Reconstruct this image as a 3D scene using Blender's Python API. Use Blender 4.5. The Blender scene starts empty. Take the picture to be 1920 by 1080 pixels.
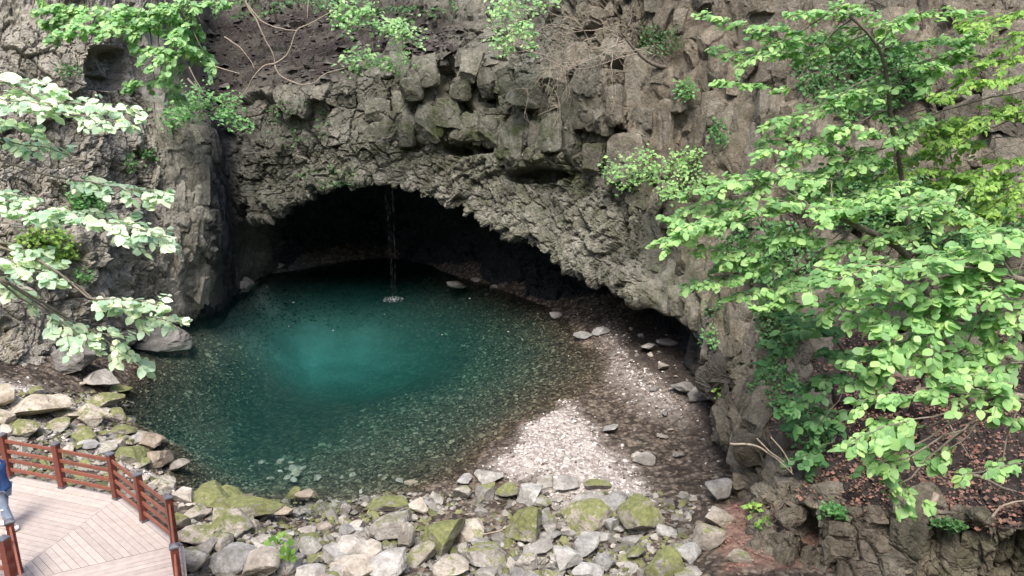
import bpy, math, random
import numpy as np
from mathutils import Vector, Matrix

random.seed(7)
rng = np.random.default_rng(7)
R = math.radians
scene = bpy.context.scene
col = scene.collection

# ------------------------------------------------------------------ camera
PITCH = R(16.0)
CAM = np.array([0.0, 0.0, 10.5])
FPX = 1450.0                                   # focal length in pixels of a 1920 wide frame
cam_data = bpy.data.cameras.new('camera')
cam = bpy.data.objects.new('camera', cam_data)
cam_data.sensor_width = 36.0
cam_data.lens = FPX / 1920.0 * 36.0
cam_data.clip_end = 800.0
cam_data.clip_start = 0.1
cam.location = CAM
cam.rotation_euler = (R(90) - PITCH, 0, 0)
col.objects.link(cam)
scene.camera = cam

# ------------------------------------------------------------------ world, sun, exposure
SUN_EL, SUN_AZ = R(62), R(190)                 # azimuth clockwise from +Y
world = bpy.data.worlds.new('World')
scene.world = world
world.use_nodes = True
wn, wl = world.node_tree.nodes, world.node_tree.links
wn.clear()
sky = wn.new('ShaderNodeTexSky')
sky.sky_type = 'NISHITA'
sky.sun_disc = False
sky.sun_elevation = SUN_EL
sky.sun_rotation = SUN_AZ
sky.dust_density = 4.0
sky.air_density = 1.0
bg = wn.new('ShaderNodeBackground')
bg.inputs['Strength'].default_value = 0.15
wo = wn.new('ShaderNodeOutputWorld')
wl.new(sky.outputs[0], bg.inputs[0])
wl.new(bg.outputs[0], wo.inputs[0])

sun_data = bpy.data.lights.new('sun', 'SUN')
sun_data.energy = 1.9
sun_data.angle = R(20)
sun_data.color = (1.0, 0.95, 0.88)
sun = bpy.data.objects.new('sun', sun_data)
sd = Vector((math.sin(SUN_AZ) * math.cos(SUN_EL), math.cos(SUN_AZ) * math.cos(SUN_EL), math.sin(SUN_EL)))
sun.rotation_euler = sd.to_track_quat('Z', 'Y').to_euler()
sun.location = (0, 0, 40)
col.objects.link(sun)

scene.view_settings.view_transform = 'Standard'
scene.view_settings.look = 'None'
scene.view_settings.exposure = 1.2
scene.view_settings.gamma = 1.0
scene.view_settings.use_curve_mapping = False
scene.render.engine = 'CYCLES'
scene.cycles.use_denoising = True
scene.cycles.denoising_prefilter = 'ACCURATE'
scene.cycles.denoising_input_passes = 'RGB_ALBEDO_NORMAL'
scene.cycles.max_bounces = 8
scene.cycles.diffuse_bounces = 3
scene.cycles.glossy_bounces = 2
scene.cycles.transmission_bounces = 4
scene.cycles.transparent_max_bounces = 12
scene.cycles.volume_bounces = 1
scene.cycles.sample_clamp_indirect = 6.0

# ------------------------------------------------------------------ projection helpers
FW = np.array([0, math.cos(PITCH), -math.sin(PITCH)])
UP = np.array([0, math.sin(PITCH), math.cos(PITCH)])
RT = np.array([1.0, 0, 0])

def ray(px, py):
    return FW + RT * ((px - 960) / FPX) + UP * ((540 - py) / FPX)

def at(px, py, Y):
    d = ray(px, py)
    return CAM + d * (Y / d[1])

def atz(px, py, z):
    d = ray(px, py)
    return CAM + d * ((z - CAM[2]) / d[2])

def proj(P):
    P = np.asarray(P, float) - CAM
    a = P @ FW
    return np.stack([960 + FPX * (P @ RT) / a, 540 - FPX * (P @ UP) / a, a], -1)

# ------------------------------------------------------------------ numpy noise
def _h(ix, iy, iz, seed):
    h = (ix.astype(np.uint32) * np.uint32(374761393) + iy.astype(np.uint32) * np.uint32(668265263)
         + iz.astype(np.uint32) * np.uint32(2147483647 - 58) + np.uint32(seed * 977 + 13))
    h = (h ^ (h >> np.uint32(13))) * np.uint32(1274126177)
    h = (h ^ (h >> np.uint32(16))) * np.uint32(2246822519)
    return h ^ (h >> np.uint32(15))

def _f(h):
    return h.astype(np.float32) * np.float32(1 / 4294967296.0)

def vnoise(P, seed=0):
    P = np.asarray(P, np.float32)
    I = np.floor(P).astype(np.int32)
    F = P - I
    F = F * F * (3 - 2 * F)
    out = np.zeros(len(P), np.float32)
    for dx in (0, 1):
        wx = F[:, 0] if dx else 1 - F[:, 0]
        for dy in (0, 1):
            wy = F[:, 1] if dy else 1 - F[:, 1]
            for dz in (0, 1):
                wz = F[:, 2] if dz else 1 - F[:, 2]
                out += wx * wy * wz * _f(_h(I[:, 0] + dx, I[:, 1] + dy, I[:, 2] + dz, seed))
    return out * 2 - 1

def fbm(P, octv=4, seed=0, gain=0.5):
    P = np.asarray(P, np.float32)
    s, a, t = 0, 1.0, 0
    for o in range(octv):
        s = s + a * vnoise(P * (2.03 ** o), seed + o * 17)
        t += a
        a *= gain
    return s / t

def voronoi(P, seed=0, jit=0.9, square=False):
    """f1, f2, cell hash, offset to the nearest centre"""
    P = np.asarray(P, np.float32)
    I = np.floor(P).astype(np.int32)
    n = len(P)
    f1 = np.full(n, 9.0, np.float32)
    f2 = np.full(n, 9.0, np.float32)
    cid = np.zeros(n, np.uint32)
    D = np.zeros((n, 3), np.float32)
    for dx in (-1, 0, 1):
        for dy in (-1, 0, 1):
            for dz in (-1, 0, 1):
                J0, J1, J2 = I[:, 0] + dx, I[:, 1] + dy, I[:, 2] + dz
                h = _h(J0, J1, J2, seed)
                q0 = (h & np.uint32(1023)).astype(np.float32) / 1023
                q1 = ((h >> np.uint32(10)) & np.uint32(1023)).astype(np.float32) / 1023
                q2 = ((h >> np.uint32(20)) & np.uint32(1023)).astype(np.float32) / 1023
                e0 = P[:, 0] - (J0 + 0.5 + (q0 - 0.5) * jit)
                e1 = P[:, 1] - (J1 + 0.5 + (q1 - 0.5) * jit)
                e2 = P[:, 2] - (J2 + 0.5 + (q2 - 0.5) * jit)
                d = e0 * e0 + e1 * e1 + e2 * e2
                if square:
                    d = np.sqrt(e0 ** 4 + e1 ** 4 + e2 ** 4)
                m = d < f1
                f2 = np.where(m, f1, np.minimum(f2, d))
                f1 = np.where(m, d, f1)
                cid = np.where(m, h, cid)
                D[m] = np.stack([e0, e1, e2], -1)[m]
    return np.sqrt(f1), np.sqrt(f2), cid, D

def cell_rand(cid, k):
    z = np.zeros_like(cid).astype(np.int32)
    return _f(_h(cid.astype(np.int64).astype(np.int32), z + k, z + 3, 91))

def sstep(a, b, x):
    t = np.clip((x - a) / (b - a), 0, 1)
    return t * t * (3 - 2 * t)

# ------------------------------------------------------------------ mesh / object helpers
def mesh_np(name, V, F, mat=None, attrs=None, smooth=False, midx=None):
    V = np.asarray(V, np.float32)
    F = np.asarray(F, np.int32)
    me = bpy.data.meshes.new(name)
    me.vertices.add(len(V))
    me.vertices.foreach_set('co', V.ravel())
    k = F.shape[1]
    me.loops.add(F.size)
    me.loops.foreach_set('vertex_index', F.ravel())
    me.polygons.add(len(F))
    me.polygons.foreach_set('loop_start', np.arange(0, F.size, k, dtype=np.int32))
    if smooth:
        me.polygons.foreach_set('use_smooth', np.ones(len(F), bool))
    for a, v in (attrs or {}).items():
        v = np.asarray(v, np.float32)
        if v.ndim == 2:
            at_ = me.attributes.new(a, 'FLOAT_COLOR', 'POINT')
            at_.data.foreach_set('color', v.ravel())
        else:
            at_ = me.attributes.new(a, 'FLOAT', 'POINT')
            at_.data.foreach_set('value', v)
    for m in (mat if isinstance(mat, (list, tuple)) else [mat]):
        if m is not None:
            me.materials.append(m)
    if midx is not None:
        me.polygons.foreach_set('material_index', np.asarray(midx, np.int32))
    me.update(calc_edges=True)
    if not smooth:
        me.shade_flat()
    return me

def link(name, me, parent=None):
    o = bpy.data.objects.new(name, me)
    col.objects.link(o)
    if parent is not None:
        o.parent = parent
    return o

def empty(name, loc=(0, 0, 0), rz=0.0):
    o = bpy.data.objects.new(name, None)
    o.empty_display_size = 0.2
    o.location = loc
    o.rotation_euler = (0, 0, rz)
    col.objects.link(o)
    return o

def tag(o, label=None, cat=None, group=None, kind=None):
    if label: o['label'] = label
    if cat: o['category'] = cat
    if group: o['group'] = group
    if kind: o['kind'] = kind
    return o

class MB:
    """collects convex pieces into one mesh"""
    def __init__(s):
        s.v, s.f, s.n = [], [], 0
    def add(s, V, F):
        s.v.append(np.asarray(V, np.float32))
        s.f += [tuple(int(i) + s.n for i in f) for f in F]
        s.n += len(V)
    def box(s, c, ax, ay, az):
        c, ax, ay, az = (np.asarray(q, float) for q in (c, ax, ay, az))
        V = [c + i * ax + j * ay + k * az for k in (-1, 1) for j in (-1, 1) for i in (-1, 1)]
        s.add(V, [(0, 2, 3, 1), (4, 5, 7, 6), (0, 1, 5, 4), (2, 6, 7, 3), (0, 4, 6, 2), (1, 3, 7, 5)])
    def bar(s, a, b, w, h, up=(0, 0, 1)):
        a, b = np.asarray(a, float), np.asarray(b, float)
        d = b - a
        L = np.linalg.norm(d); d = d / L
        sd_ = np.cross(d, up); sd_ /= np.linalg.norm(sd_)
        u = np.cross(sd_, d)
        s.box((a + b) / 2, d * L / 2, sd_ * w / 2, u * h / 2)
    def tube(s, pts, rad, seg=6):
        pts = np.asarray(pts, float)
        n = len(pts)
        if n < 2: return
        T = np.gradient(pts, axis=0)
        T /= np.linalg.norm(T, axis=1)[:, None] + 1e-9
        ref = np.array([0.3, 0.2, 0.93]) if abs(T[0][2]) < 0.8 else np.array([1.0, 0.1, 0])
        V, F = [], []
        for i in range(n):
            a = np.cross(T[i], ref); a /= np.linalg.norm(a) + 1e-9
            b = np.cross(T[i], a)
            for k in range(seg):
                t = 2 * math.pi * k / seg
                V.append(pts[i] + rad[i] * (math.cos(t) * a + math.sin(t) * b))
        for i in range(n - 1):
            for k in range(seg):
                F.append((i * seg + k, i * seg + (k + 1) % seg, (i + 1) * seg + (k + 1) % seg, (i + 1) * seg + k))
        F.append(tuple(range(seg - 1, -1, -1)))
        F.append(tuple((n - 1) * seg + k for k in range(seg)))
        s.add(V, F)
    def mesh(s, name, mat, smooth=False, bevel=0.0):
        me = bpy.data.meshes.new(name)
        me.from_pydata(np.concatenate(s.v).tolist(), [], s.f)
        me.materials.append(mat)
        if smooth:
            me.polygons.foreach_set('use_smooth', np.ones(len(me.polygons), bool))
        me.update()
        return me
    def build(s, name, mat, parent=None, smooth=False, bevel=0.0):
        o = link(name, s.mesh(name, mat, smooth), parent)
        if bevel:
            m = o.modifiers.new('bevel', 'BEVEL'); m.width = bevel; m.segments = 2
        return o

def catmull(P, t):
    """P (K, ...) evaluated at float indices t"""
    P = np.asarray(P, float)
    K = len(P)
    i = np.clip(np.floor(t).astype(int), 0, K - 2)
    f = (t - i).reshape((-1,) + (1,) * (P.ndim - 1))
    g = lambda j: P[np.clip(j, 0, K - 1)]
    p0, p1, p2, p3 = g(i - 1), g(i), g(i + 1), g(i + 2)
    return 0.5 * (2 * p1 + (p2 - p0) * f + (2 * p0 - 5 * p1 + 4 * p2 - p3) * f ** 2 + (3 * p1 - p0 - 3 * p2 + p3) * f ** 3)

# ------------------------------------------------------------------ material helpers
class NT:
    def __init__(s, name):
        s.m = bpy.data.materials.new(name)
        s.m.use_nodes = True
        s.t = s.m.node_tree
        s.t.nodes.clear()
        s.out = s.t.nodes.new('ShaderNodeOutputMaterial')
    def n(s, typ, **kw):
        nd = s.t.nodes.new('ShaderNode' + typ)
        for k, v in kw.items():
            setattr(nd, k, v)
        return nd
    def l(s, a, b):
        s.t.links.new(a, b)
    def pos(s):
        return s.n('NewGeometry').outputs['Position']
    def obj(s):
        return s.n('TexCoord').outputs['Object']
    def noise(s, vec, scale, detail=5, rough=0.6, dist=0.0):
        t = s.n('TexNoise')
        t.inputs['Scale'].default_value = scale
        t.inputs['Detail'].default_value = detail
        t.inputs['Roughness'].default_value = rough
        t.inputs['Distortion'].default_value = dist
        s.l(vec, t.inputs['Vector'])
        return t.outputs['Fac']
    def scale(s, vec, xyz):
        m = s.n('VectorMath', operation='MULTIPLY')
        s.l(vec, m.inputs[0]); m.inputs[1].default_value = xyz
        return m.outputs[0]
    def ramp(s, fac, stops, interp='LINEAR'):
        r = s.n('ValToRGB')
        cr = r.color_ramp
        cr.interpolation = interp
        while len(cr.elements) < len(stops):
            cr.elements.new(0.5)
        for e, (p, c) in zip(cr.elements, stops):
            e.position = p
            e.color = (c[0], c[1], c[2], 1) if hasattr(c, '__len__') else (c, c, c, 1)
        s.l(fac, r.inputs[0])
        return r.outputs[0]
    def mix(s, fac, a, b, blend='MIX'):
        m = s.n('Mix', data_type='RGBA', blend_type=blend)
        for sock, v in ((m.inputs[0], fac), (m.inputs[6], a), (m.inputs[7], b)):
            if hasattr(v, 'is_linked'):
                s.l(v, sock)
            elif hasattr(v, '__len__'):
                sock.default_value = (v[0], v[1], v[2], 1)
            else:
                sock.default_value = v
        return m.outputs[2]
    def math(s, op, a, b=0.0, clamp=False):
        m = s.n('Math', operation=op, use_clamp=clamp)
        for sock, v in ((m.inputs[0], a), (m.inputs[1], b)):
            if hasattr(v, 'is_linked'):
                s.l(v, sock)
            else:
                sock.default_value = v
        return m.outputs[0]
    def attr(s, name, typ='GEOMETRY', out='Fac'):
        a = s.n('Attribute', attribute_name=name, attribute_type=typ)
        return a.outputs[out]
    def bump(s, h, strength=0.5, dist=0.05):
        b = s.n('Bump')
        b.inputs['Strength'].default_value = strength
        b.inputs['Distance'].default_value = dist
        s.l(h, b.inputs['Height'])
        return b.outputs[0]
    def bsdf(s, color, rough=0.8, normal=None, spec=0.4, **kw):
        p = s.n('BsdfPrincipled')
        if hasattr(color, 'is_linked'): s.l(color, p.inputs['Base Color'])
        else: p.inputs['Base Color'].default_value = (*color, 1)
        if hasattr(rough, 'is_linked'): s.l(rough, p.inputs['Roughness'])
        else: p.inputs['Roughness'].default_value = rough
        p.inputs['Specular IOR Level'].default_value = spec
        if normal is not None: s.l(normal, p.inputs['Normal'])
        s.l(p.outputs[0], s.out.inputs['Surface'])
        return p
# ------------------------------------------------------------------ materials
def mat_cliff():
    t = NT('basalt_cliff')
    P = t.pos()
    n1 = t.noise(P, 0.35, 5, 0.6)
    n2 = t.noise(P, 2.2, 6, 0.65, 0.4)
    n3 = t.noise(t.scale(P, (3.0, 3.0, 0.7)), 1.0, 6, 0.7)
    n4 = t.noise(P, 14.0, 4, 0.7)
    both = lambda a: t.math('ADD', t.attr(a), t.attr(a, 'OBJECT'))      # on the sheet, or on a single block
    cell = both('cell')
    warm = both('warm'); moss = both('moss'); wet = both('wet'); pale = both('pale'); crev = both('litter')
    cool = t.ramp(n2, [(0.25, (0.088, 0.088, 0.074)), (0.5, (0.180, 0.176, 0.146)), (0.75, (0.31, 0.30, 0.255))])
    brown = t.ramp(n2, [(0.25, (0.085, 0.070, 0.051)), (0.5, (0.168, 0.140, 0.104)), (0.75, (0.27, 0.235, 0.18))])
    w2 = t.math('ADD', warm, t.math('MULTIPLY', t.math('SUBTRACT', n1, 0.5), 1.2), True)
    c = t.mix(w2, cool, brown)
    c = t.mix(t.ramp(n3, [(0.35, 0.0), (0.7, 0.55)]), c, (0.10, 0.09, 0.075))
    tone = t.ramp(cell, [(0.0, 0.62), (1.0, 1.28)])
    c = t.mix(1.0, c, tone, 'MULTIPLY')
    lt = t.math('ADD', 1.0, t.math('MULTIPLY', pale, 0.85)); cbl = t.n('CombineColor')
    for k in range(3): t.l(lt, cbl.inputs[k])
    c = t.mix(1.0, c, cbl.outputs[0], 'MULTIPLY')      # dry weathered rock is paler
    # lichen / pale dust
    lic = t.math('MULTIPLY', pale, t.ramp(t.noise(P, 1.1, 6, 0.7), [(0.42, 0.0), (0.62, 1.0)]))
    c = t.mix(lic, c, (0.36, 0.335, 0.30))
    ms = t.math('MULTIPLY', moss, t.ramp(t.noise(P, 1.4, 6, 0.7), [(0.40, 0.0), (0.60, 1.0)]))
    c = t.mix(ms, c, (0.055, 0.068, 0.026))
    gl = t.ramp(t.noise(P, 6.0, 3, 0.6), [(0.2, (0.02, 0.016, 0.016)), (0.6, (0.048, 0.039, 0.036)), (0.9, (0.10, 0.080, 0.071))])
    c = t.mix(crev, c, gl)
    c = t.mix(t.math('MULTIPLY', wet, 0.96), c, (0.009, 0.012, 0.018))  # wet rock, and the cave's shade painted near black
    fine = t.ramp(t.noise(P, 11.0, 8, 0.8), [(0.3, 0.55), (0.5, 0.95), (0.72, 1.4)])
    c = t.mix(1.0, c, fine, 'MULTIPLY')
    rough = t.math('SUBTRACT', 0.92, t.math('MULTIPLY', wet, 0.5))
    vc = t.n('TexVoronoi', feature='DISTANCE_TO_EDGE'); vc.inputs['Scale'].default_value = 3.2
    t.l(t.scale(t.n('VectorMath', operation='ADD').outputs[0], (1, 1, 1)), vc.inputs['Vector'])
    va = [x for x in t.t.nodes if x.type == 'VECT_MATH' and x.operation == 'ADD'][0]
    nc = t.n('TexNoise'); nc.inputs['Scale'].default_value = 2.5; nc.inputs['Detail'].default_value = 4
    t.l(P, nc.inputs['Vector']); t.l(t.scale(P, (1, 1, .55)), va.inputs[0]); t.l(t.scale(nc.outputs['Color'], (.35, .35, .35)), va.inputs[1])
    ck = t.ramp(vc.outputs['Distance'], [(0.0, 0.0), (0.05, 1.0)])
    h = t.math('ADD', t.math('MULTIPLY', n4, 0.45), t.noise(P, 6.0, 8, 0.75))
    h = t.math('ADD', h, t.math('MULTIPLY', ck, 0.22))
    t.bsdf(c, rough, t.bump(h, 0.85, 0.12), 0.25)
    return t.m

def mat_ground():
    t = NT('stony_ground')
    P = t.pos()
    n1 = t.noise(P, 0.9, 5, 0.6)
    v = t.n('TexVoronoi'); v.inputs['Scale'].default_value = 7.0
    t.l(P, v.inputs['Vector'])
    vr = t.n('SeparateColor'); t.l(v.outputs['Color'], vr.inputs[0])
    peb = t.ramp(vr.outputs[0], [(0.0, (0.035, 0.026, 0.02)), (0.5, (0.085, 0.065, 0.05)), (0.9, (0.20, 0.165, 0.13))])
    pz = t.n('SeparateXYZ'); t.l(P, pz.inputs[0])
    under = t.ramp(t.math('ADD', t.math('MULTIPLY', pz.outputs[2], 1.6), 1.0), [(0.0, (0.42, 0.38, 0.28)), (0.97, (0.55, 0.5, 0.40)), (1.0, (1, 1, 1))])
    peb = t.mix(1.0, peb, under, 'MULTIPLY')   # weed on the stones that stay under water
    dark = t.mix(1.0, peb, t.ramp(v.outputs['Distance'], [(0.0, 1.1), (0.8, 0.35)]), 'MULTIPLY')
    shade_damp = t.attr('shade_damp'); drym = t.attr('dry'); red = t.attr('red'); silt = t.attr('silt')
    pale = t.mix(t.ramp(vr.outputs[1], [(0.0, 0.0), (1.0, 1.0)]), (0.18, 0.155, 0.135), (0.40, 0.365, 0.335))
    c = t.mix(drym, dark, pale)
    rl = t.ramp(t.noise(P, 7.0, 3, 0.6), [(0.25, (0.06, 0.035, 0.028)), (0.55, (0.18, 0.11, 0.085)), (0.8, (0.30, 0.21, 0.17))])
    c = t.mix(red, c, rl)
    c = t.mix(silt, c, (0.19, 0.205, 0.20))
    c = t.mix(shade_damp, c, (0.022, 0.017, 0.014))  # damp soil, with the overhang's shade painted in
    h = t.math('ADD', t.math('MULTIPLY', v.outputs['Distance'], -1.0), n1)
    t.bsdf(c, 0.85, t.bump(h, 0.5, 0.06), 0.3)
    return t.m

def mat_stone(name='boulder_stone'):
    """grey stone, moss on the upward side; object properties moss (0..1) and tone (0 dark .. 1 pale), warm"""
    t = NT(name)
    P = t.pos()
    moss = t.attr('moss', 'OBJECT'); tone = t.attr('tone', 'OBJECT'); warm = t.attr('warm', 'OBJECT')
    n1 = t.noise(P, 3.0, 6, 0.65, 0.3)
    n2 = t.noise(P, 16.0, 5, 0.7)
    g = t.ramp(n1, [(0.25, (0.10, 0.097, 0.092)), (0.5, (0.21, 0.205, 0.195)), (0.78, (0.37, 0.365, 0.35))])
    g = t.mix(warm, g, t.ramp(n1, [(0.25, (0.15, 0.115, 0.08)), (0.5, (0.32, 0.26, 0.19)), (0.78, (0.50, 0.43, 0.34))]))
    br = t.math('ADD', 0.55, t.math('MULTIPLY', tone, 1.15))
    cb = t.n('CombineColor')
    for k in range(3): t.l(br, cb.inputs[k])
    g = t.mix(1.0, g, cb.outputs[0], 'MULTIPLY')
    g = t.mix(1.0, g, t.ramp(n2, [(0.25, 0.65), (0.7, 1.18)]), 'MULTIPLY')
    nz = t.n('SeparateXYZ'); t.l(t.n('NewGeometry').outputs['Normal'], nz.inputs[0])
    thr = t.math('SUBTRACT', 1.15, t.math('MULTIPLY', moss, 1.3))
    mz = t.math('ADD', t.math('MULTIPLY', nz.outputs[2], 0.55), t.math('MULTIPLY', t.math('SUBTRACT', t.noise(P, 3.6, 7, 0.75), 0.5), 2.8))
    mm = t.math('MULTIPLY', t.math('SUBTRACT', mz, thr), 4.0, True)
    mm = t.math('MULTIPLY', mm, t.ramp(moss, [(0.02, 0.0), (0.12, 1.0)]))
    mc = t.ramp(t.noise(P, 9.0, 5, 0.7), [(0.25, (0.055, 0.065, 0.02)), (0.55, (0.15, 0.165, 0.055)), (0.8, (0.27, 0.27, 0.12))])
    c = t.mix(t.math('MULTIPLY', mm, 0.9), g, mc)
    h = t.math('ADD', t.math('MULTIPLY', n2, 0.5), n1)
    t.bsdf(c, 0.9, t.bump(h, 0.5, 0.05), 0.25)
    return t.m

def mat_pebbles(name):
    t = NT(name)
    c = t.attr('pcol', 'GEOMETRY', 'Color')
    P = t.pos()
    c = t.mix(1.0, c, t.ramp(t.noise(P, 25, 3, 0.6), [(0.3, 0.75), (0.7, 1.15)]), 'MULTIPLY')
    t.bsdf(c, 0.8, None, 0.3)
    return t.m

def mat_leaf(name, base, var=0.35, trans=0.45, spec=0.35, rough=0.45):
    t = NT(name)
    oi = t.n('ObjectInfo')
    rnd = t.attr('lrand')
    r = t.math('FRACT', t.math('ADD', oi.outputs['Random'], rnd))
    b = np.array(base)
    lo = b * np.array([0.50, 0.60, 0.60]) ; hi = np.minimum(b * np.array([1.45, 1.2, 1.25]), 1)
    c = t.ramp(r, [(0.0, lo), (0.6, b), (1.0, hi)])
    c = t.mix(1.0, c, t.ramp(t.noise(t.pos(), 0.8, 3, 0.6), [(0.3, 0.8), (0.7, 1.15)]), 'MULTIPLY')
    p = t.bsdf(c, rough, None, spec)
    tr = t.n('BsdfTranslucent')
    tc = t.mix(1.0, c, (1.05, 1.12, 0.72), 'MULTIPLY')
    t.l(tc, tr.inputs['Color'])
    mx = t.n('MixShader'); mx.inputs[0].default_value = trans
    t.l(p.outputs[0], mx.inputs[1]); t.l(tr.outputs[0], mx.inputs[2])
    t.l(mx.outputs[0], t.out.inputs['Surface'])
    return t.m

def mat_bark(name, a, b):
    t = NT(name)
    n = t.noise(t.scale(t.pos(), (6, 6, 2)), 3.0, 5, 0.7)
    t.bsdf(t.ramp(n, [(0.3, a), (0.7, b)]), 0.9, t.bump(n, 0.4, 0.02), 0.2)
    return t.m

def mat_simple(name, c, rough=0.7, var=0.15, scale=8.0, spec=0.4, stretch=(1, 1, 1), bump=0.0, obj_var=0.0):
    t = NT(name)
    n = t.noise(t.scale(t.pos(), stretch), scale, 5, 0.65)
    c = np.array(c)
    cc = t.ramp(n, [(0.25, c * (1 - var)), (0.75, np.minimum(c * (1 + var), 1))])
    if obj_var:
        r = t.n('ObjectInfo').outputs['Random']
        cc = t.mix(1.0, cc, t.ramp(r, [(0, 1 - obj_var), (1, 1 + obj_var)]), 'MULTIPLY')
    t.bsdf(cc, rough, t.bump(n, bump, 0.01) if bump else None, spec)
    return t.m

def mat_water():
    t = NT('pool_water')
    P = t.pos()
    h = t.math('ADD', t.noise(P, 2.2, 3, 0.5, 0.3), t.math('MULTIPLY', t.noise(P, 9.0, 2, 0.5), 0.25))
    nrm = t.bump(h, 0.06, 0.12)
    gl = t.n('BsdfGlossy'); gl.inputs['Roughness'].default_value = 0.03
    t.l(nrm, gl.inputs['Normal'])
    tr = t.n('BsdfTransparent')
    fr = t.n('Fresnel'); fr.inputs['IOR'].default_value = 1.33
    t.l(nrm, fr.inputs['Normal'])
    mx = t.n('MixShader')
    t.l(fr.outputs[0], mx.inputs[0]); t.l(tr.outputs[0], mx.inputs[1]); t.l(gl.outputs[0], mx.inputs[2])
    t.l(mx.outputs[0], t.out.inputs['Surface'])
    ab = t.n('VolumeAbsorption')
    ab.inputs['Color'].default_value = (0.16, 0.78, 0.76, 1)
    ab.inputs['Density'].default_value = 0.18
    sc = t.n('VolumeScatter')
    sc.inputs['Color'].default_value = (0.12, 0.80, 0.78, 1)
    sc.inputs['Density'].default_value = 0.012
    ad = t.n('AddShader')
    t.l(ab.outputs[0], ad.inputs[0]); t.l(sc.outputs[0], ad.inputs[1])
    t.l(ad.outputs[0], t.out.inputs['Volume'])
    return t.m

M = {}
M['cliff'] = mat_cliff()
M['ground'] = mat_ground()
M['stone'] = mat_stone()
M['pebble'] = mat_pebbles('pebbles')
M['litter'] = mat_leaf('dead_leaves', (0.21, 0.125, 0.095), trans=0.1, rough=0.7, spec=0.2)
M['leaf_right'] = mat_leaf('fresh_leaves', (0.32, 0.55, 0.21))
M['leaf_lime'] = mat_leaf('lime_leaves', (0.27, 0.47, 0.10))
M['leaf_left'] = mat_leaf('sun_whitened_leaves', (0.62, 0.78, 0.58), trans=0.4)  # strong sunlight painted in as a near-white leaf colour
M['leaf_top'] = mat_leaf('mint_leaves', (0.36, 0.60, 0.27))
M['leaf_maple'] = mat_leaf('maple_leaves', (0.19, 0.42, 0.15))
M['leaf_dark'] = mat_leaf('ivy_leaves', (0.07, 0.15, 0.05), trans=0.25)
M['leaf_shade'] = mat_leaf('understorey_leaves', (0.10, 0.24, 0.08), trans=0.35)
M['bark'] = mat_bark('grey_bark', (0.10, 0.085, 0.07), (0.26, 0.23, 0.19))
M['bark_dark'] = mat_bark('dark_bark', (0.07, 0.06, 0.05), (0.19, 0.165, 0.135))
M['twig'] = mat_bark('dry_twig', (0.20, 0.16, 0.125), (0.42, 0.36, 0.29))
M['water'] = mat_water()
M['redwood'] = mat_simple('red_stained_wood', (0.155, 0.045, 0.032), 0.5, 0.3, 5.0, 0.4, (1, 1, 6), 0.1, 0.12)
M['railwood'] = mat_simple('brown_stained_rail', (0.21, 0.075, 0.05), 0.45, 0.25, 5.0, 0.4, (3, 3, 3), 0.1, 0.10)
M['cap'] = mat_simple('dark_metal_cap', (0.11, 0.11, 0.13), 0.35, 0.2, 9.0, 0.6)
M['plank'] = mat_simple('weathered_plank', (0.39, 0.335, 0.305), 0.75, 0.16, 3.0, 0.3, (2, 2, 2), 0.15, 0.10)
def mat_veil(name, color, alpha, scale):
    t = NT(name)
    p = t.bsdf(color, .35, None, .5)
    tr = t.n('BsdfTransparent'); mx = t.n('MixShader')
    a = t.math('MULTIPLY', t.ramp(t.noise(t.scale(t.pos(), (6, 6, 2.4)), scale, 4, .7), [(.48, 0.0), (.66, 1.0)]), alpha)
    t.l(a, mx.inputs[0]); t.l(tr.outputs[0], mx.inputs[1]); t.l(p.outputs[0], mx.inputs[2])
    t.l(mx.outputs[0], t.out.inputs['Surface'])
    return t.m
M['foam'] = mat_veil('white_foam', (0.85, 0.87, 0.92), .85, 3.0)
M['fall'] = mat_veil('falling_water', (0.70, 0.75, 0.82), .035, 2.2)
# ------------------------------------------------------------------ ground: one sheet, pool bed included
def G(px, py, z=None, dz=None):
    """a control point: seen through the water surface (dz = depth below it) or on land at height z"""
    if dz is not None:
        p = atz(px, py, 0.0); return (p[0], p[1], dz)
    p = atz(px, py, z); return (p[0], p[1], z)
CT = []
for a in [(600,640,-2.9),(520,600,-3.0),(700,645,-2.5),(450,650,-2.4),(390,700,-2.1),(560,550,-3.3),(700,545,-3.2),(850,550,-2.2),
          (900,600,-1.9),(1000,630,-.9),(800,690,-1.7),(600,760,-1.8),(400,800,-1.6),(310,740,-1.5),(900,740,-.9),(700,840,-.95),
          (500,850,-1.2),(400,870,-.9),(560,915,-.4),(1000,700,-.5),(1070,680,-.25),(800,800,-.9),(640,900,-.55),(760,880,-.5),(340,850,-.35),(370,820,-.9),(320,820,-.3),(450,560,-1.0),(420,610,-1.2),(330,665,-.8),(620,500,-.35),(740,492,-.4),(850,522,-.3)]:
    CT.append(G(a[0], a[1], dz=a[2]))
for a in [(255,800),(232,730),(520,512),(940,543),(1060,595),(1085,640),
          (1130,660),(1145,705),(1105,742),(1050,755),(975,795),(905,850),(860,890),(800,918),(700,940),(620,968),(520,970),(460,940),(340,915),(275,850)]:
    CT.append(G(a[0], a[1], z=0.0))
for a in [(300,648),(360,622),(405,596),(440,553)]:
    p = atz(a[0]-25, a[1]-14, 0.0); CT.append((p[0], p[1], -0.5))
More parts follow.
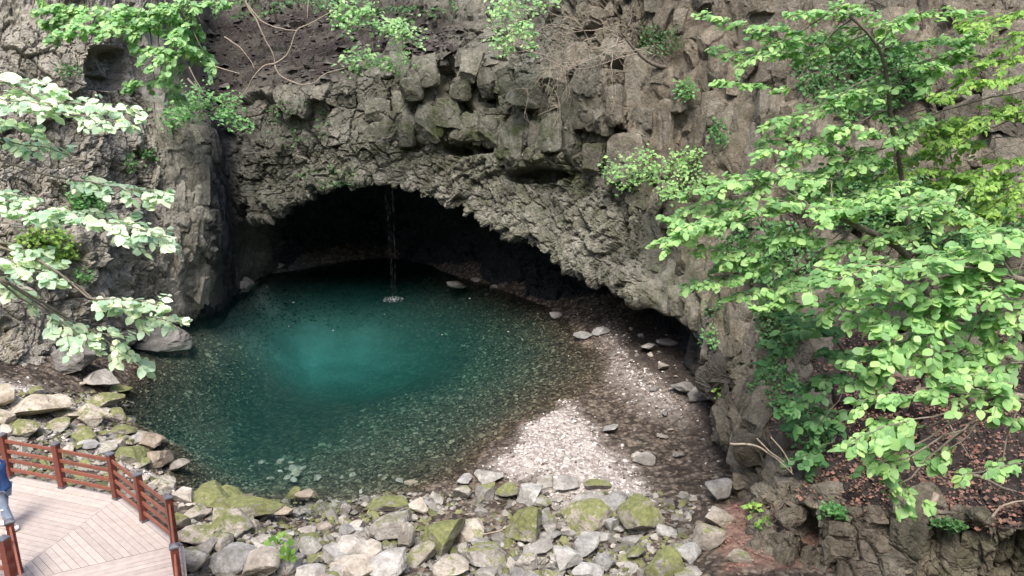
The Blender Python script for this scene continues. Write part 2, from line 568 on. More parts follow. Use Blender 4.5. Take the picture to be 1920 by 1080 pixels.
for a in [(1050,850,.28),(1000,890,.22),(1150,830,.06),(1130,770,.02),(1200,700,.28),(1250,770,.3),(1310,690,.45),(1180,620,.4),(1350,850,.4),(1250,930,.25),(1200,860,.10),(1280,860,.2),
          (700,1060,.45),(900,1000,.02),(800,960,-.02),(850,1040,.1),(1000,1080,.2),(1000,980,.05),(500,1060,.9),(400,1000,1.0),(1200,1060,.15),(1150,960,.1),(1340,980,.6),(1400,1060,1.0),(1500,1080,1.1),(1700,1090,1.0),(1900,1100,1.0),
          (600,1010,.45),(200,800,.5),(100,780,.9),(0,750,1.5),(100,710,1.1),(180,690,.7),(-150,760,1.9),(-400,800,2.0)]:
    CT.append(G(a[0], a[1], z=a[2]))
CT += [(-9, 14, 1.1), (-8, 12, 1.2), (-12, 14, 1.5), (-7, 9, 1.4), (-2, 9, 1.4), (3, 9, 1.5), (-16, 14, 1.8), (0, 4, 2.0), (9, 6, 2.0), (-9, 4, 2.4), (-20, 22, 2.5),
       (-9, 17.0, .7), (-6.8, 15.5, .75), (-6, 13, .95)]
CT = np.array(CT)
def tps_fit(C, lam=0.02):
    n = len(C)
    d = np.linalg.norm(C[:, None, :2] - C[None, :, :2], axis=2)
    K = np.where(d > 0, d * d * np.log(d + 1e-9), 0) + lam * np.eye(n)
    Pm = np.c_[np.ones(n), C[:, :2]]
    A = np.block([[K, Pm], [Pm.T, np.zeros((3, 3))]])
    return np.linalg.solve(A, np.r_[C[:, 2], 0, 0, 0])
TW = tps_fit(CT)
def ground_z(x, y):
    x = np.atleast_1d(np.asarray(x, float)); y = np.atleast_1d(np.asarray(y, float))
    out = np.empty(len(x))
    for s in range(0, len(x), 60000):
        q = np.stack([x[s:s + 60000], y[s:s + 60000]], -1)
        d = np.linalg.norm(q[:, None] - CT[None, :, :2], axis=2)
        out[s:s + 60000] = (d * d * np.log(d + 1e-9)) @ TW[:len(CT)] + TW[-3] + q @ TW[-2:]
    return np.clip(out, -3.6, 3.0)
def gz(x, y):
    return float(ground_z([x], [y])[0])

def pix_weight(P, pts, soft=1.0):
    """1 near the given image spots (px, py, radius px), read at the point's own place"""
    q = proj(P)
    w = np.zeros(len(P))
    for (a, b, rx, ry) in pts:
        d = ((q[:, 0] - a) / rx) ** 2 + ((q[:, 1] - b) / ry) ** 2
        w = np.maximum(w, np.exp(-d * soft))
    return w

def tri_mask(P, poly, feather=25):
    """soft mask of a ground polygon whose corners are given where they stand on the ground"""
    C = np.array([atz(a, b, 0.15)[:2] for a, b in poly])
    x, y = P[:, 0], P[:, 1]
    inside = np.zeros(len(P), bool)
    dist = np.full(len(P), 1e9)
    for i in range(len(C)):
        a, b = C[i], C[(i + 1) % len(C)]
        cond = (a[1] > y) != (b[1] > y)
        xi = (b[0] - a[0]) * (y - a[1]) / (b[1] - a[1] + 1e-12) + a[0]
        inside ^= cond & (x < xi)
        t = np.clip(((x - a[0]) * (b[0] - a[0]) + (y - a[1]) * (b[1] - a[1])) / ((b - a) @ (b - a)), 0, 1)
        dist = np.minimum(dist, np.hypot(x - a[0] - t * (b[0] - a[0]), y - a[1] - t * (b[1] - a[1])))
    sd_ = np.where(inside, -dist, dist)
    return 1 - sstep(-0.5 * feather / 60, 0.5 * feather / 60, sd_)

DRY = [(1065, 748), (1110, 800), (1150, 850), (1215, 915), (1225, 955), (1160, 945), (1130, 985), (1060, 985), (1010, 900), (915, 875), (960, 830), (1010, 785)]
DRY2 = [(1130, 620), (1165, 640), (1200, 690), (1290, 770), (1290, 810), (1215, 775), (1150, 715)]
DRY3 = [(0, 800), (70, 785), (170, 790), (230, 850), (330, 930), (340, 960), (280, 950), (200, 900), (0, 860)]
RED = [(1345, 985), (1380, 975), (1440, 1010), (1500, 1050), (1560, 1075), (1560, 1140), (1340, 1140), (1350, 1050)]
SHADE_DAMP = [(1190, 605), (1345, 690), (1368, 800), (1368, 890), (1310, 850), (1300, 780), (1215, 690), (1160, 645)]  # overhang's shadow painted over the damp soil
def shade_damp_mask(P):
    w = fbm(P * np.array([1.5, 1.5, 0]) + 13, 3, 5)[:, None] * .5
    return tri_mask(P + w, SHADE_DAMP, 60) * .85
def dry_mask(P):
    wob = fbm(P * np.array([1.5, 1.5, 0]) + 3, 3, 5) * 0.35
    Q = P + np.stack([wob, fbm(P * np.array([1.5, 1.5, 0]) + 9, 3, 6) * 0.35, wob * 0], -1)
    return np.maximum(tri_mask(Q, DRY, 55), 0.5 * tri_mask(Q, DRY2, 70)), tri_mask(Q, DRY3, 40), tri_mask(Q, RED, 20)

xs = np.arange(-24, 24.01, 0.085); ys = np.arange(8, 46.01, 0.085)
XX, YY = np.meshgrid(xs, ys)
P = np.stack([XX.ravel(), YY.ravel(), np.zeros(XX.size)], -1)
P[:, 2] = ground_z(P[:, 0], P[:, 1])
P[:, 2] += fbm(P * np.array([1.1, 1.1, 0]), 4, 3) * 0.10 + fbm(P * np.array([5, 5, 0]) , 2, 8) * 0.03
d1, d2, dr = dry_mask(P)
SC = atz(545, 640, -2.7)
silt = np.clip(.8 * np.exp(-(((P[:, 0] - SC[0]) / 5.0) ** 2 + ((P[:, 1] - SC[1]) / 4.0) ** 2) + .45 * fbm(P * np.array([.8, .8, 0]), 3, 15)), 0, .95)
nx, ny = len(xs), len(ys)
idx = np.arange(nx * ny).reshape(ny, nx)
F = np.stack([idx[:-1, :-1], idx[:-1, 1:], idx[1:, 1:], idx[1:, :-1]], -1).reshape(-1, 4)
tag(link('ground', mesh_np('ground', P, F, M['ground'], dict(dry=np.maximum(d1, d2), red=dr, silt=silt, shade_damp=shade_damp_mask(P)), True)), kind='structure')
# far valley floor round it, lower than the sheet above
mb = MB(); mb.box((0, 0, -7.5), (400, 0, 0), (0, 400, 0), (0, 0, .5))
tag(mb.build('valley_floor', M['ground']), kind='structure')

# ------------------------------------------------------------------ water: a closed body over the bed
wx0, wx1, wy0, wy1 = -19.0, 9.0, 11.0, 45.0
mb = MB(); mb.box(((wx0 + wx1) / 2, (wy0 + wy1) / 2, -2.2), ((wx1 - wx0) / 2, 0, 0), (0, (wy1 - wy0) / 2, 0), (0, 0, 2.2))
tag(mb.build('pool_water', M['water']), kind='structure')

# ------------------------------------------------------------------ cliffs: one surface from floor to rim, split into three rock faces
# columns: base (px,py,z), lip (px,py,Y), four more (px,py,Y), cave flag
COLS = [
 ((-350,800,1.5),(-350,560,21),(-350,420,22),(-350,250,23.5),(-350,110,25),(-350,-30,26.5),(-350,-300,28),0),
 ((0,735,1.0),(0,560,23.6),(0,430,24.6),(0,300,25.8),(0,170,27),(0,40,28.2),(0,-200,29.5),0),
 ((150,705,.2),(160,560,25.8),(150,430,26.6),(145,300,27.6),(140,190,28.4),(140,80,29),(130,-180,31),0),
 ((275,645,-.3),(270,500,29.0),(270,400,29.5),(265,290,30.2),(255,190,30.8),(250,80,31.6),(240,-150,33),0),
 ((403,598,-.3),(412,450,31.8),(408,370,32.1),(396,290,32.5),(372,215,33.2),(340,130,34.5),(320,-80,36),0),
 ((445,552,-.3),(432,420,36.2),(424,350,36.4),(414,270,36.7),(402,205,37.2),(392,60,42),(400,-150,44),0),
 ((512,517,-.1),(498,402,35.3),(492,330,35.7),(482,260,36.1),(478,175,36.7),(500,30,43),(510,-150,45),1),
 ((610,492,-.1),(600,362,34.8),(600,300,35.2),(600,225,35.7),(600,150,36.4),(610,25,43),(610,-150,45),1),
 ((735,485,-.1),(720,346,34.6),(720,290,35),(725,200,35.5),(740,110,36.2),(760,20,41),(770,-150,43),1),
 ((860,512,.0),(850,385,33.2),(840,285,34),(835,200,34.5),(830,110,35),(830,50,38),(840,-150,40),1),
 ((970,547,.1),(975,455,31),(985,330,32.2),(985,220,32.8),(985,130,33.4),(990,50,35),(1000,-150,36.5),1),
 ((1090,568,.3),(1130,525,28.3),(1140,370,29.4),(1140,240,29.9),(1140,130,30.4),(1150,20,31.2),(1160,-150,32.5),1),
 ((1205,603,.4),(1265,592,25.2),(1240,430,27.2),(1240,290,28.3),(1240,150,29.1),(1240,20,30.1),(1245,-150,31.4),1),
 ((1300,680,.5),(1345,690,21.6),(1325,500,24.4),(1320,340,26.3),(1320,180,27.7),(1315,30,29.0),(1315,-150,30.2),1),
 ((1345,815,.35),(1368,775,18.8),(1385,600,21.4),(1390,430,23.9),(1390,250,25.9),(1385,50,27.8),(1385,-150,29.2),1),
 ((1425,1005,.8),(1430,860,15.9),(1445,700,18.4),(1450,500,21.4),(1450,280,24.0),(1450,50,26.4),(1450,-150,28),0),
 ((1560,1095,.7),(1560,930,14.0),(1580,760,16.6),(1590,570,19.6),(1590,330,22.4),(1590,70,25.0),(1590,-150,27),0),
 ((1750,1115,.7),(1750,950,13.2),(1750,790,15.8),(1750,600,18.4),(1750,350,21),(1750,80,23.5),(1750,-150,25.5),0),
 ((1920,1130,.7),(1920,970,12.4),(1920,820,15.0),(1920,640,17.2),(1920,380,19.2),(1920,80,21.5),(1920,-150,23),0),
 ((2300,1160,.8),(2300,980,11.6),(2300,830,14),(2300,650,16),(2300,380,18),(2300,80,20.5),(2300,-150,22),0)]
CP = []
for c in COLS:
    B = atz(*c[0]); L = at(*c[1])
    if c[7]:
        v1 = B + np.array([0, 0.9, 0.45 * L[2] + .2]); v2 = B * 0.45 + L * 0.55; v2[2] = L[2] + 0.45
    else:
        v1 = B * 0.66 + L * 0.34; v2 = B * 0.33 + L * 0.67
    CP.append([B - np.array([0, 0, 1.6]), B, v1, v2, L] + [at(*q) for q in c[2:7]])
CP = np.array(CP)                                  # K x 10 x 3
vt = np.concatenate([np.linspace(a, b, n, endpoint=False) for a, b, n in
     [(0, 1, 8), (1, 2, 34), (2, 3, 36), (3, 4, 50), (4, 5, 90), (5, 6, 90), (6, 7, 85), (7, 8, 80), (8, 9, 30)]] + [np.array([9.0])])
pxs = np.array([c[1][0] for c in COLS], float)
us = []
for k in range(len(COLS) - 1):
    L3 = np.linalg.norm(CP[k + 1, 4:9] - CP[k, 4:9], axis=1).mean()
    out = pxs[k] < -50 or pxs[k] >= 1920
    nseg = int(max((pxs[k + 1] - pxs[k]) / 8.0, L3 / .2)) if out else int(max((pxs[k + 1] - pxs[k]) / 2.2, L3 / .055))
    us.append(np.linspace(k, k + 1, nseg, endpoint=False))
ut = np.concatenate(us)
upx = np.interp(ut, np.arange(len(COLS)), pxs)
S = catmull(CP, ut)                                # N x 10 x 3
S = catmull(np.swapaxes(S, 0, 1), vt)              # M x N x 3
Mv, Nu = S.shape[:2]
dU = np.gradient(S, axis=1); dV = np.gradient(S, axis=0)
N = np.cross(dU, dV); N /= np.linalg.norm(N, axis=2)[:, :, None] + 1e-9
# keep the displacement direction smooth
for _ in range(6):
    N[1:-1] = (N[:-2] + N[1:-1] + N[2:]) / 3
    N[:, 1:-1] = (N[:, :-2] + N[:, 1:-1] + N[:, 2:]) / 3
N /= np.linalg.norm(N, axis=2)[:, :, None] + 1e-9
P0 = S.reshape(-1, 3); NN = N.reshape(-1, 3)
VV = np.repeat(vt, Nu); UU = np.tile(upx, Mv)
q0 = proj(P0)
def zone(a, b, lo=0.35):
    return sstep(a - lo, a + lo, VV) * (1 - sstep(b - lo, b + lo, VV))
cave_shade = 1 - sstep(3.6, 4.05, VV)
mid = sstep(440, 520, UU) * (1 - sstep(1330, 1400, UU))        # columns with a cave below
rough_z = np.clip(.7 * sstep(1280, 1340, UU) * (1 - sstep(1500, 1560, UU)) * (VV < 5.6) + zone(3.7, 5.45) * mid + (1 - sstep(300, 420, UU)) * 0.55 + 0.45 * sstep(1380, 1450, UU) * (1 - sstep(4.5, 5.2, VV)), 0, 1)
big_z = zone(5.3, 7.2) * mid
scree = zone(7.0, 8.15, 0.2) * sstep(390, 440, UU) * (1 - sstep(820, 950, UU))
warp = np.stack([fbm(P0 * 0.9, 3, 21), fbm(P0 * 0.9, 3, 22), fbm(P0 * 0.9, 3, 23)], -1)
Q = P0 + warp * 0.22
# large blocks: tall joints
right = sstep(1170, 1300, UU) * sstep(4.0, 4.8, VV)
Q = Q + np.stack([fbm(P0 * 3.5, 3, 24), fbm(P0 * 3.5, 3, 25), fbm(P0 * 3.5, 3, 26)], -1) * 0.09
hx = np.where(UU > 1180, 1.15, np.where(big_z > .5, 1.35, 1.15)); hz_ = np.where(UU > 1180, 2.4, np.where(big_z > .5, 1.7, 1.4))
f1, f2, cid, D = voronoi(np.stack([Q[:, 0] / hx, Q[:, 1] / hx, Q[:, 2] / hz_], -1), 31, .85, True)
cA = cid
r1 = cell_rand(cid, 1); tx, ty, tz = (cell_rand(cid, k) - 0.5 for k in (2, 3, 4))
disp = (r1 - 0.5) * (0.45 + 0.45 * big_z - 0.15 * rough_z) + (tx * D[:, 0] + ty * D[:, 1] + tz * D[:, 2]) * (0.55 - .2 * big_z)
crackA = 1 - sstep(0.0, 0.045, f2 - f1)
disp -= crackA * (0.10 + 0.16 * big_z) * (1 - .3 * right) * (1 - .5 * sstep(1400, 1500, UU) * (VV < 5))
# tall column joints of the brown wall and of the left buttress
f1, f2, cid, D = voronoi(np.stack([Q[:, 0] / .85, Q[:, 1] / .85, Q[:, 2] / 5.5], -1), 37, .9)
colz = np.clip(sstep(960, 1080, UU) * zone(5.3, 8.6) + sstep(1200, 1300, UU) * sstep(3.8, 4.3, VV) * (1 - sstep(1480, 1600, UU)) + .8 * (1 - sstep(405, 425, UU)) * sstep(150, 300, UU), 0, 1)
disp += colz * ((cell_rand(cid, 1) - .5) * .32 + (.25 - f1) * .25 - (1 - sstep(0.0, .07, f2 - f1)) * .16)
# middle blocks
Q2 = P0 + warp * 0.2 + np.stack([fbm(P0 * 3, 2, 41), fbm(P0 * 3, 2, 42), fbm(P0 * 3, 2, 43)], -1) * 0.10
vert = np.where(UU > 1180, 1 / 1.5, np.where(UU < 420, 1 / 1.2, 1 / 0.75)).astype(np.float32)
vert = np.where(big_z > 0.5, 1 / 0.95, vert)
f1, f2, cid, D = voronoi(np.stack([Q2[:, 0] / .52, Q2[:, 1] / .52, Q2[:, 2] * vert], -1), 32, .85, True)
cB = cid
r2 = cell_rand(cid, 1); tx, ty, tz = (cell_rand(cid, k) - 0.5 for k in (2, 3, 4))
vary = np.clip(.55 + 1.1 * fbm(P0 * .55, 2, 81), .25, 1.5)
rough_z = rough_z * vary
aB = (0.13 + 0.17 * rough_z - 0.05 * big_z) * (1 - .45 * right * sstep(5.0, 6.0, VV))
disp += ((r2 - 0.5) + (tx * D[:, 0] + ty * D[:, 1] + tz * 1.6 * D[:, 2]) * 1.2) * aB
disp -= (1 - sstep(0.0, 0.09, f2 - f1)) * (0.07 + 0.08 * rough_z)
# soften the steps over a couple of samples, so that tall sides do not comb
def blur(a, k=2):
    g = a.reshape(Mv, Nu).copy()
    for _ in range(k):
        g[:, 1:-1] = (g[:, :-2] + 2 * g[:, 1:-1] + g[:, 2:]) / 4
        g[1:-1] = (g[:-2] + 2 * g[1:-1] + g[2:]) / 4
    return g.ravel()
grz = blur(np.clip(sstep(1180, 1260, UU) * (1 - sstep(1450, 1520, UU)) + np.exp(-((UU - 430) / 30.0) ** 2) * 1.6, 0, 1), 2)
crk = np.exp(-((UU - 430) / 32.0) ** 4) * (VV > .5)
grz = np.where(UU > 1100, grz * .3, grz)
disp *= 1 - .62 * crk
disp = disp + (blur(disp, 4) - disp) * grz
# small chips
f1, f2, cid, D = voronoi(Q2 * np.array([1 / .20, 1 / .20, 1 / .27]), 33, .9, True)
r3 = cell_rand(cid, 1); tx, ty, tz = (cell_rand(cid, k) - 0.5 for k in (2, 3, 4))
aC = (1 - .55 * crk) * (1 - .3 * sstep(1200, 1260, UU) * (1 - sstep(1440, 1500, UU))) * (0.05 + 0.085 * rough_z - .025 * big_z) * (1 - .4 * right * sstep(5.0, 6.0, VV))
disp += ((r3 - 0.5) + (tx * D[:, 0] + ty * D[:, 1] + tz * D[:, 2]) * 1.2) * aC
disp -= (1 - sstep(0.0, 0.12, f2 - f1)) * aC * .5
disp = disp + (blur(disp, 1) - disp) * grz
disp += fbm(P0 * 0.45, 3, 51) * 0.5 + fbm(P0 * 4.0, 4, 52) * 0.055 * (1 - .3 * crk)
disp *= 1 - 0.55 * scree
disp *= np.where(VV < 1.0, 0.4, 1.0)
# hollows the photograph shows
def hollow(px, py, rx, ry, depth, power=2.0, tilt=0.0):
    x = (q0[:, 0] - px + tilt * (q0[:, 1] - py)) / rx; y = (q0[:, 1] - py - 0.0) / ry
    d = np.abs(x) ** power + np.abs(y) ** power
    return depth * (1 - sstep(0.55, 1.15, d)) * (VV > 2.0)
hol = hollow(880, 276, 62, 15, 1.0) + hollow(1005, 328, 62, 15, 1.1) + hollow(200, 128, 52, 42, 0.9, 4, 0.25) + hollow(1512, 990, 24, 42, 2.2, 2) \
    + hollow(1432, 1012, 22, 18, 1.2) + hollow(1422, 792, 18, 20, .8) + hollow(838, 150, 22, 42, .7, 3) + hollow(920, 190, 16, 12, .5, 4) \
    + hollow(1810, 190, 60, 22, 1.1, 3) + hollow(1790, 410, 50, 18, .8) + hollow(1480, 880, 20, 12, .5)
disp -= hol
# ledge lips that stand proud over the hollows
disp += 0.45 * np.exp(-(((q0[:, 0] - 890) / 75) ** 2 + ((q0[:, 1] - 246) / 14) ** 2) * 1.0) + 0.5 * np.exp(-(((q0[:, 0] - 1040) / 110) ** 2 + ((q0[:, 1] - 298) / 14) ** 2))
# where the wall is clad with separate blocks the core behind them stays calm
clad_r = sstep(1190, 1235, UU) * (1 - .6 * sstep(1500, 1600, UU)) * (VV > 3.4)
clad_l = sstep(290, 330, UU) * (1 - sstep(436, 450, UU))
cz_ = np.clip(clad_r + clad_l, 0, 1)
disp = disp + (blur(disp, 8) * .6 - .06 - disp) * cz_
PD = P0 + NN * disp[:, None]
# attributes
n_ = fbm(P0 * 0.35, 3, 61)
warm = np.clip(sstep(930, 1240, UU + 120 * n_) * (1 - 0.92 * zone(3.5, 5.3) * (1 - sstep(1230, 1330, UU))) + 0.30 * (1 - sstep(300, 420, UU)), 0, 1)
moss = np.clip(zone(5.0, 6.8) * sstep(640, 800, UU) * (1 - sstep(1000, 1180, UU)) * .55 + 0.42 * zone(3.6, 5.6) * mid + 0.35 * sstep(1640, 1760, UU) * (VV < 4.6) + 0.12, 0, 1)
wet = np.clip(cave_shade * mid * 1.0 + np.exp(-((q0[:, 0] - 425 - 0.05 * (q0[:, 1] - 400)) / 36.0) ** 2) * (q0[:, 1] > 215) * (VV > 0.5) * (UU > 395) + 0 + 0.45 * zone(3.8, 6.2) * mid * (1 - sstep(520, 700, UU)) * 0.8  # first term paints cave shade into the rock, the others are wet
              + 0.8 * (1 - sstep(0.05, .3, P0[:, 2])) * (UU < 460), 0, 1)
pale = np.clip(1.0 * (1 - sstep(260, 400, UU)) + 0.03 * sstep(1350, 1500, UU) + 0.10 + .25 * zone(3.8, 4.6) * mid, 0, 1)
pale *= 1 - scree
nzb = N.reshape(-1, 3)[:, 2]
lit_n = fbm(P0 * 0.8, 4, 71)
litter = np.clip(scree * (0.9 + 0.5 * lit_n) + sstep(1520, 1640, UU) * sstep(3.75, 4.15, VV + 0.25 * lit_n) * (1 - sstep(5.2, 6.2, VV + lit_n)) * sstep(-.6, -.1, lit_n)
                 + 0.8 * sstep(0.5, 0.75, nzb + 0.4 * lit_n) * sstep(1380, 1440, UU) * (VV > 2), 0, 1)
litter *= (1 - np.clip(hol * 3, 0, 1))
cellv = 0.5 * r1 + 0.35 * r2 + 0.15 * r3
ATT = dict(cell=cellv, warm=warm, moss=moss, wet=wet, pale=pale, litter=litter)

idx = np.arange(Mv * Nu).reshape(Mv, Nu)
FA = np.stack([idx[:-1, :-1], idx[:-1, 1:], idx[1:, 1:], idx[1:, :-1]], -1).reshape(-1, 4)
fu = UU[FA[:, 0]]; fv = VV[FA[:, 0]]
fid = cA[FA[:, 0]]
fq = q0[FA[:, 0]]
infr = (fq[:, 0] > -5) & (fq[:, 0] < 1925) & (fq[:, 1] > -5) & (fq[:, 1] < 1085)

def submesh(name, sel):
    f = FA[sel]
    u, inv = np.unique(f, return_inverse=True)
    return mesh_np(name, PD[u], inv.reshape(f.shape), M['cliff'], {k: v[u] for k, v in ATT.items()})

def rock_face(name, sel, nmax):
    """the face itself, with the blocks its joints set apart as parts of it"""
    ids, inv, cnt = np.unique(fid[sel], return_inverse=True, return_counts=True)
    cand = np.zeros(len(ids))
    w = (infr[sel] & (fv[sel] > 4.0) & (ATT['litter'][FA[sel][:, 0]] < 0.5)).astype(float)
    np.add.at(cand, inv, w)
    order = np.argsort(-cand)[:nmax]
    order = order[cand[order] > 150]
    keep = np.zeros(len(ids), bool); keep[order] = True
    where = np.where(sel)[0]
    isblk = keep[inv]
    # only the faces of the block that lie in the outer face
    isblk &= (fv[sel] > 3.9)
    base = np.zeros(len(FA), bool); base[where[~isblk]] = True
    root = tag(link(name, submesh(name, base)), kind='structure')
    so = np.argsort(inv, kind='stable'); bounds = np.searchsorted(inv[so], np.arange(len(ids) + 1))
    for k in order:
        m_ = so[bounds[k]:bounds[k + 1]]
        m_ = m_[isblk[m_]]
        if len(m_) < 60: continue
        s_ = np.zeros(len(FA), bool); s_[where[m_]] = True
        link('rock_block', submesh('rock_block', s_), root)
    return root
left_cliff = rock_face('left_cliff', fu < 424, 115)
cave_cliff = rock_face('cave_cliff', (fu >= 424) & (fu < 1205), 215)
right_cliff = rock_face('right_cliff', fu >= 1205, 40)

# quick look-ups for things that stand on the cliff
GP = PD.reshape(Mv, Nu, 3)
PQ = proj(PD)
def on_cliff(px, py, vmin=3.8):
    m = (VV > vmin)
    d = (PQ[:, 0] - px) ** 2 + (PQ[:, 1] - py) ** 2 + np.where(m, 0, 1e9)
    k = np.argsort(d)[:30]
    return PD[k[np.argmin(PQ[k, 2])]].astype(float)

# ------------------------------------------------------------------ separate rock blocks bedded in the walls
def ico_v(sub):
    import bmesh
    bm = bmesh.new(); bmesh.ops.create_icosphere(bm, subdivisions=sub, radius=1.0)
    V = np.array([v.co[:] for v in bm.verts]); F_ = np.array([[v.index for v in f.verts] for f in bm.faces])
    bm.free(); return V, F_
IV, IF = ico_v(4)
def block_shape(seed, p=11.0):
    r_ = np.random.default_rng(seed)
    V = IV / (np.sum(np.abs(IV) ** p, axis=1) ** (1 / p))[:, None]
    V = V * np.array([1, 1, 1.0])
    # the corners and edges are knocked off by flat breaks
    for _ in range(11):
        n = r_.normal(size=3) * np.array([1, 1, .8]); n /= np.linalg.norm(n)
        d = r_.uniform(.62, 1.05); s_ = V @ n - d
        V -= np.clip(s_, 0, None)[:, None] * n
    off = r_.uniform(0, 60, 3)
    V = V + fbm(V * 1.3 + off, 3, 5)[:, None] * IV * .06 + fbm(V * 6 + off, 4, 6)[:, None] * IV * .045
    f1, f2, c, D = voronoi(V * np.array([1.6, 1.6, 1.1]) + off, 9, .9, True)
    V += IV * ((cell_rand(c, 1) - .5) * .17 - (1 - sstep(0, .05, f2 - f1)) * .07)[:, None]
    return V
BV = [block_shape(700 + k) for k in range(26)]
BM_ = [mesh_np('rock_block', v, IF, M['cliff'], None, False) for v in BV]
UT = dU.reshape(-1, 3); VT = dV.reshape(-1, 3)
def clad(parent, weight, n, wr, hr, dr, proud, spacing, seed, stuff_from=None, tones=(0, 1), tilt=.12):
    r_ = np.random.default_rng(seed)
    m = np.where(weight > .02)[0]
    A_ = np.linalg.norm(np.cross(UT[m], VT[m]), axis=1)
    pr = weight[m] * A_; pr /= pr.sum()
    cand = r_.choice(m, min(n * 14, len(m)), p=pr, replace=False)
    got = []; mats = []
    for k in cand:
        c = PD[k].astype(float)
        w = r_.uniform(*wr); h = r_.uniform(*hr) * w
        if got:
            G_ = np.array([g[0] for g in got]); d = (c - G_); 
            dist = np.sqrt(d[:, 0] ** 2 + d[:, 1] ** 2 + (d[:, 2] / (.5 * (hr[0] + hr[1]))) ** 2)
            if dist.min() < spacing * w: continue
        got.append((c, w, h, k))
        if len(got) >= n: break
    for i, (c, w, h, k) in enumerate(got):
        nn_ = NN[k].astype(float)
        up = np.array([0, 0, 1.0]) * .8 + VT[k] / (np.linalg.norm(VT[k]) + 1e-9) * .5 + r_.normal(0, tilt, 3)
        up -= nn_ * (up @ nn_) * .75; up /= np.linalg.norm(up)
        x = np.cross(up, -nn_) + r_.normal(0, tilt, 3); x -= up * (x @ up); x /= np.linalg.norm(x)
        y = np.cross(up, x)
        dep = r_.uniform(*dr) * w
        pos = c + nn_ * (r_.uniform(*proud) * w - dep * .5)
        Mx = np.stack([x * w * .56, y * dep * .56, up * h * .56], 1)
        mats.append((pos, Mx, k))
    lim = len(mats) if stuff_from is None else stuff_from
    for pos, Mx, k in mats[:lim]:
        o = link('rock_block', BM_[int(r_.integers(len(BM_)))], parent)
        o.matrix_basis = Matrix([[*Mx[r], pos[r]] for r in range(3)] + [[0, 0, 0, 1]])
        o['cell'] = float(r_.uniform(*tones))
        for a in ('warm', 'moss', 'wet', 'pale'): o[a] = float(ATT[a][k])
        o['warm'] = float(np.clip(o['warm'] + r_.uniform(-.45, .1), 0, 1))
        o['litter'] = float(ATT['litter'][k] * .3)
    if mats[lim:]:
        Vs, Fs, at_ = [], [], {a: [] for a in ATT}
        b = 0
        for pos, Mx, k in mats[lim:]:
            v = BV[int(r_.integers(len(BV)))] @ Mx.T + pos
            Vs.append(v); Fs.append(IF + b); b += len(v)
            for a in ATT: at_[a].append(np.full(len(v), ATT[a][k] if a != 'cell' else r_.uniform(*tones)))
        o = link('rubble', mesh_np('rubble', np.concatenate(Vs), np.concatenate(Fs), M['cliff'], {a: np.concatenate(q) for a, q in at_.items()}, False), parent)
        o['kind'] = 'stuff'
PQ0 = proj(PD)
away = 1 - np.exp(-(((PQ0[:, 0] - 1512) / 62) ** 2 + ((PQ0[:, 1] - 985) / 62) ** 2) ** 2)
inview = away * ((PQ0[:, 0] > -30) & (PQ0[:, 0] < 1950) & (PQ0[:, 1] > -40) & (PQ0[:, 1] < 1110)).astype(float)
w_r = clad_r * (1 - sstep(1490, 1540, UU)) * (VV > np.where(UU < 1375, 4.3, 3.6)) * (VV < 8.6) * inview
clad(right_cliff, w_r, 130, (.5, 1.05), (1.2, 2.3), (.7, 1.1), (.06, .46), .70, 1)
clad(right_cliff, w_r * sstep(1300, 1340, UU) * (VV < 6.3), 60, (.28, .55), (1.0, 2.0), (.8, 1.2), (.15, .55), .75, 8)
clad(right_cliff, sstep(1400, 1440, UU) * (VV > .9) * (VV < 4.25) * inview * (1 - np.clip(hol * 3, 0, 1)), 48, (.35, .75), (.7, 1.1), (.7, 1.1), (.1, .35), .7, 2, tilt=.35)
clad(right_cliff, sstep(1480, 1540, UU) * (VV > 5.6) * inview * (1 - np.clip(hol * 3, 0, 1)), 48, (.9, 1.7), (.9, 1.8), (.5, .8), (.05, .22), .75, 3)
clad(right_cliff, w_r + .6 * sstep(1480, 1540, UU) * (VV > 5) * inview, 170, (.18, .42), (.8, 1.9), (.7, 1.1), (.1, .4), .8, 4, 0)
w_l = clad_l * (VV > .9) * (VV < 7.2) * inview
clad(left_cliff, w_l * (1 - .75 * crk), 105, (.4, .8), (1.2, 2.3), (.7, 1.1), (.08, .32), .62, 5)
w_c = sstep(640, 720, UU) * (1 - sstep(1190, 1215, UU)) * (VV > 5.35) * (VV < 7.3) * inview * (1 - np.clip(hol * 3, 0, 1))
clad(cave_cliff, w_c, 55, (.7, 1.35), (.9, 1.7), (.5, .8), (.10, .34), .72, 11, tilt=.07)
clad(cave_cliff, sstep(455, 500, UU) * (1 - sstep(1190, 1215, UU)) * (VV > 5.2) * (VV < 7.4) * inview, 120, (.2, .42), (.8, 1.6), (.7, 1.0), (.15, .45), .8, 12, 0)
clad(left_cliff, (1 - sstep(255, 300, UU)) * (VV > .9) * (VV < 5.0) * inview, 70, (.3, .8), (.5, 1.0), (.7, 1.2), (.1, .4), .7, 9, tilt=.3)
clad(left_cliff, w_l, 150, (.16, .36), (.9, 2.0), (.7, 1.1), (.1, .4), .8, 6, 0)
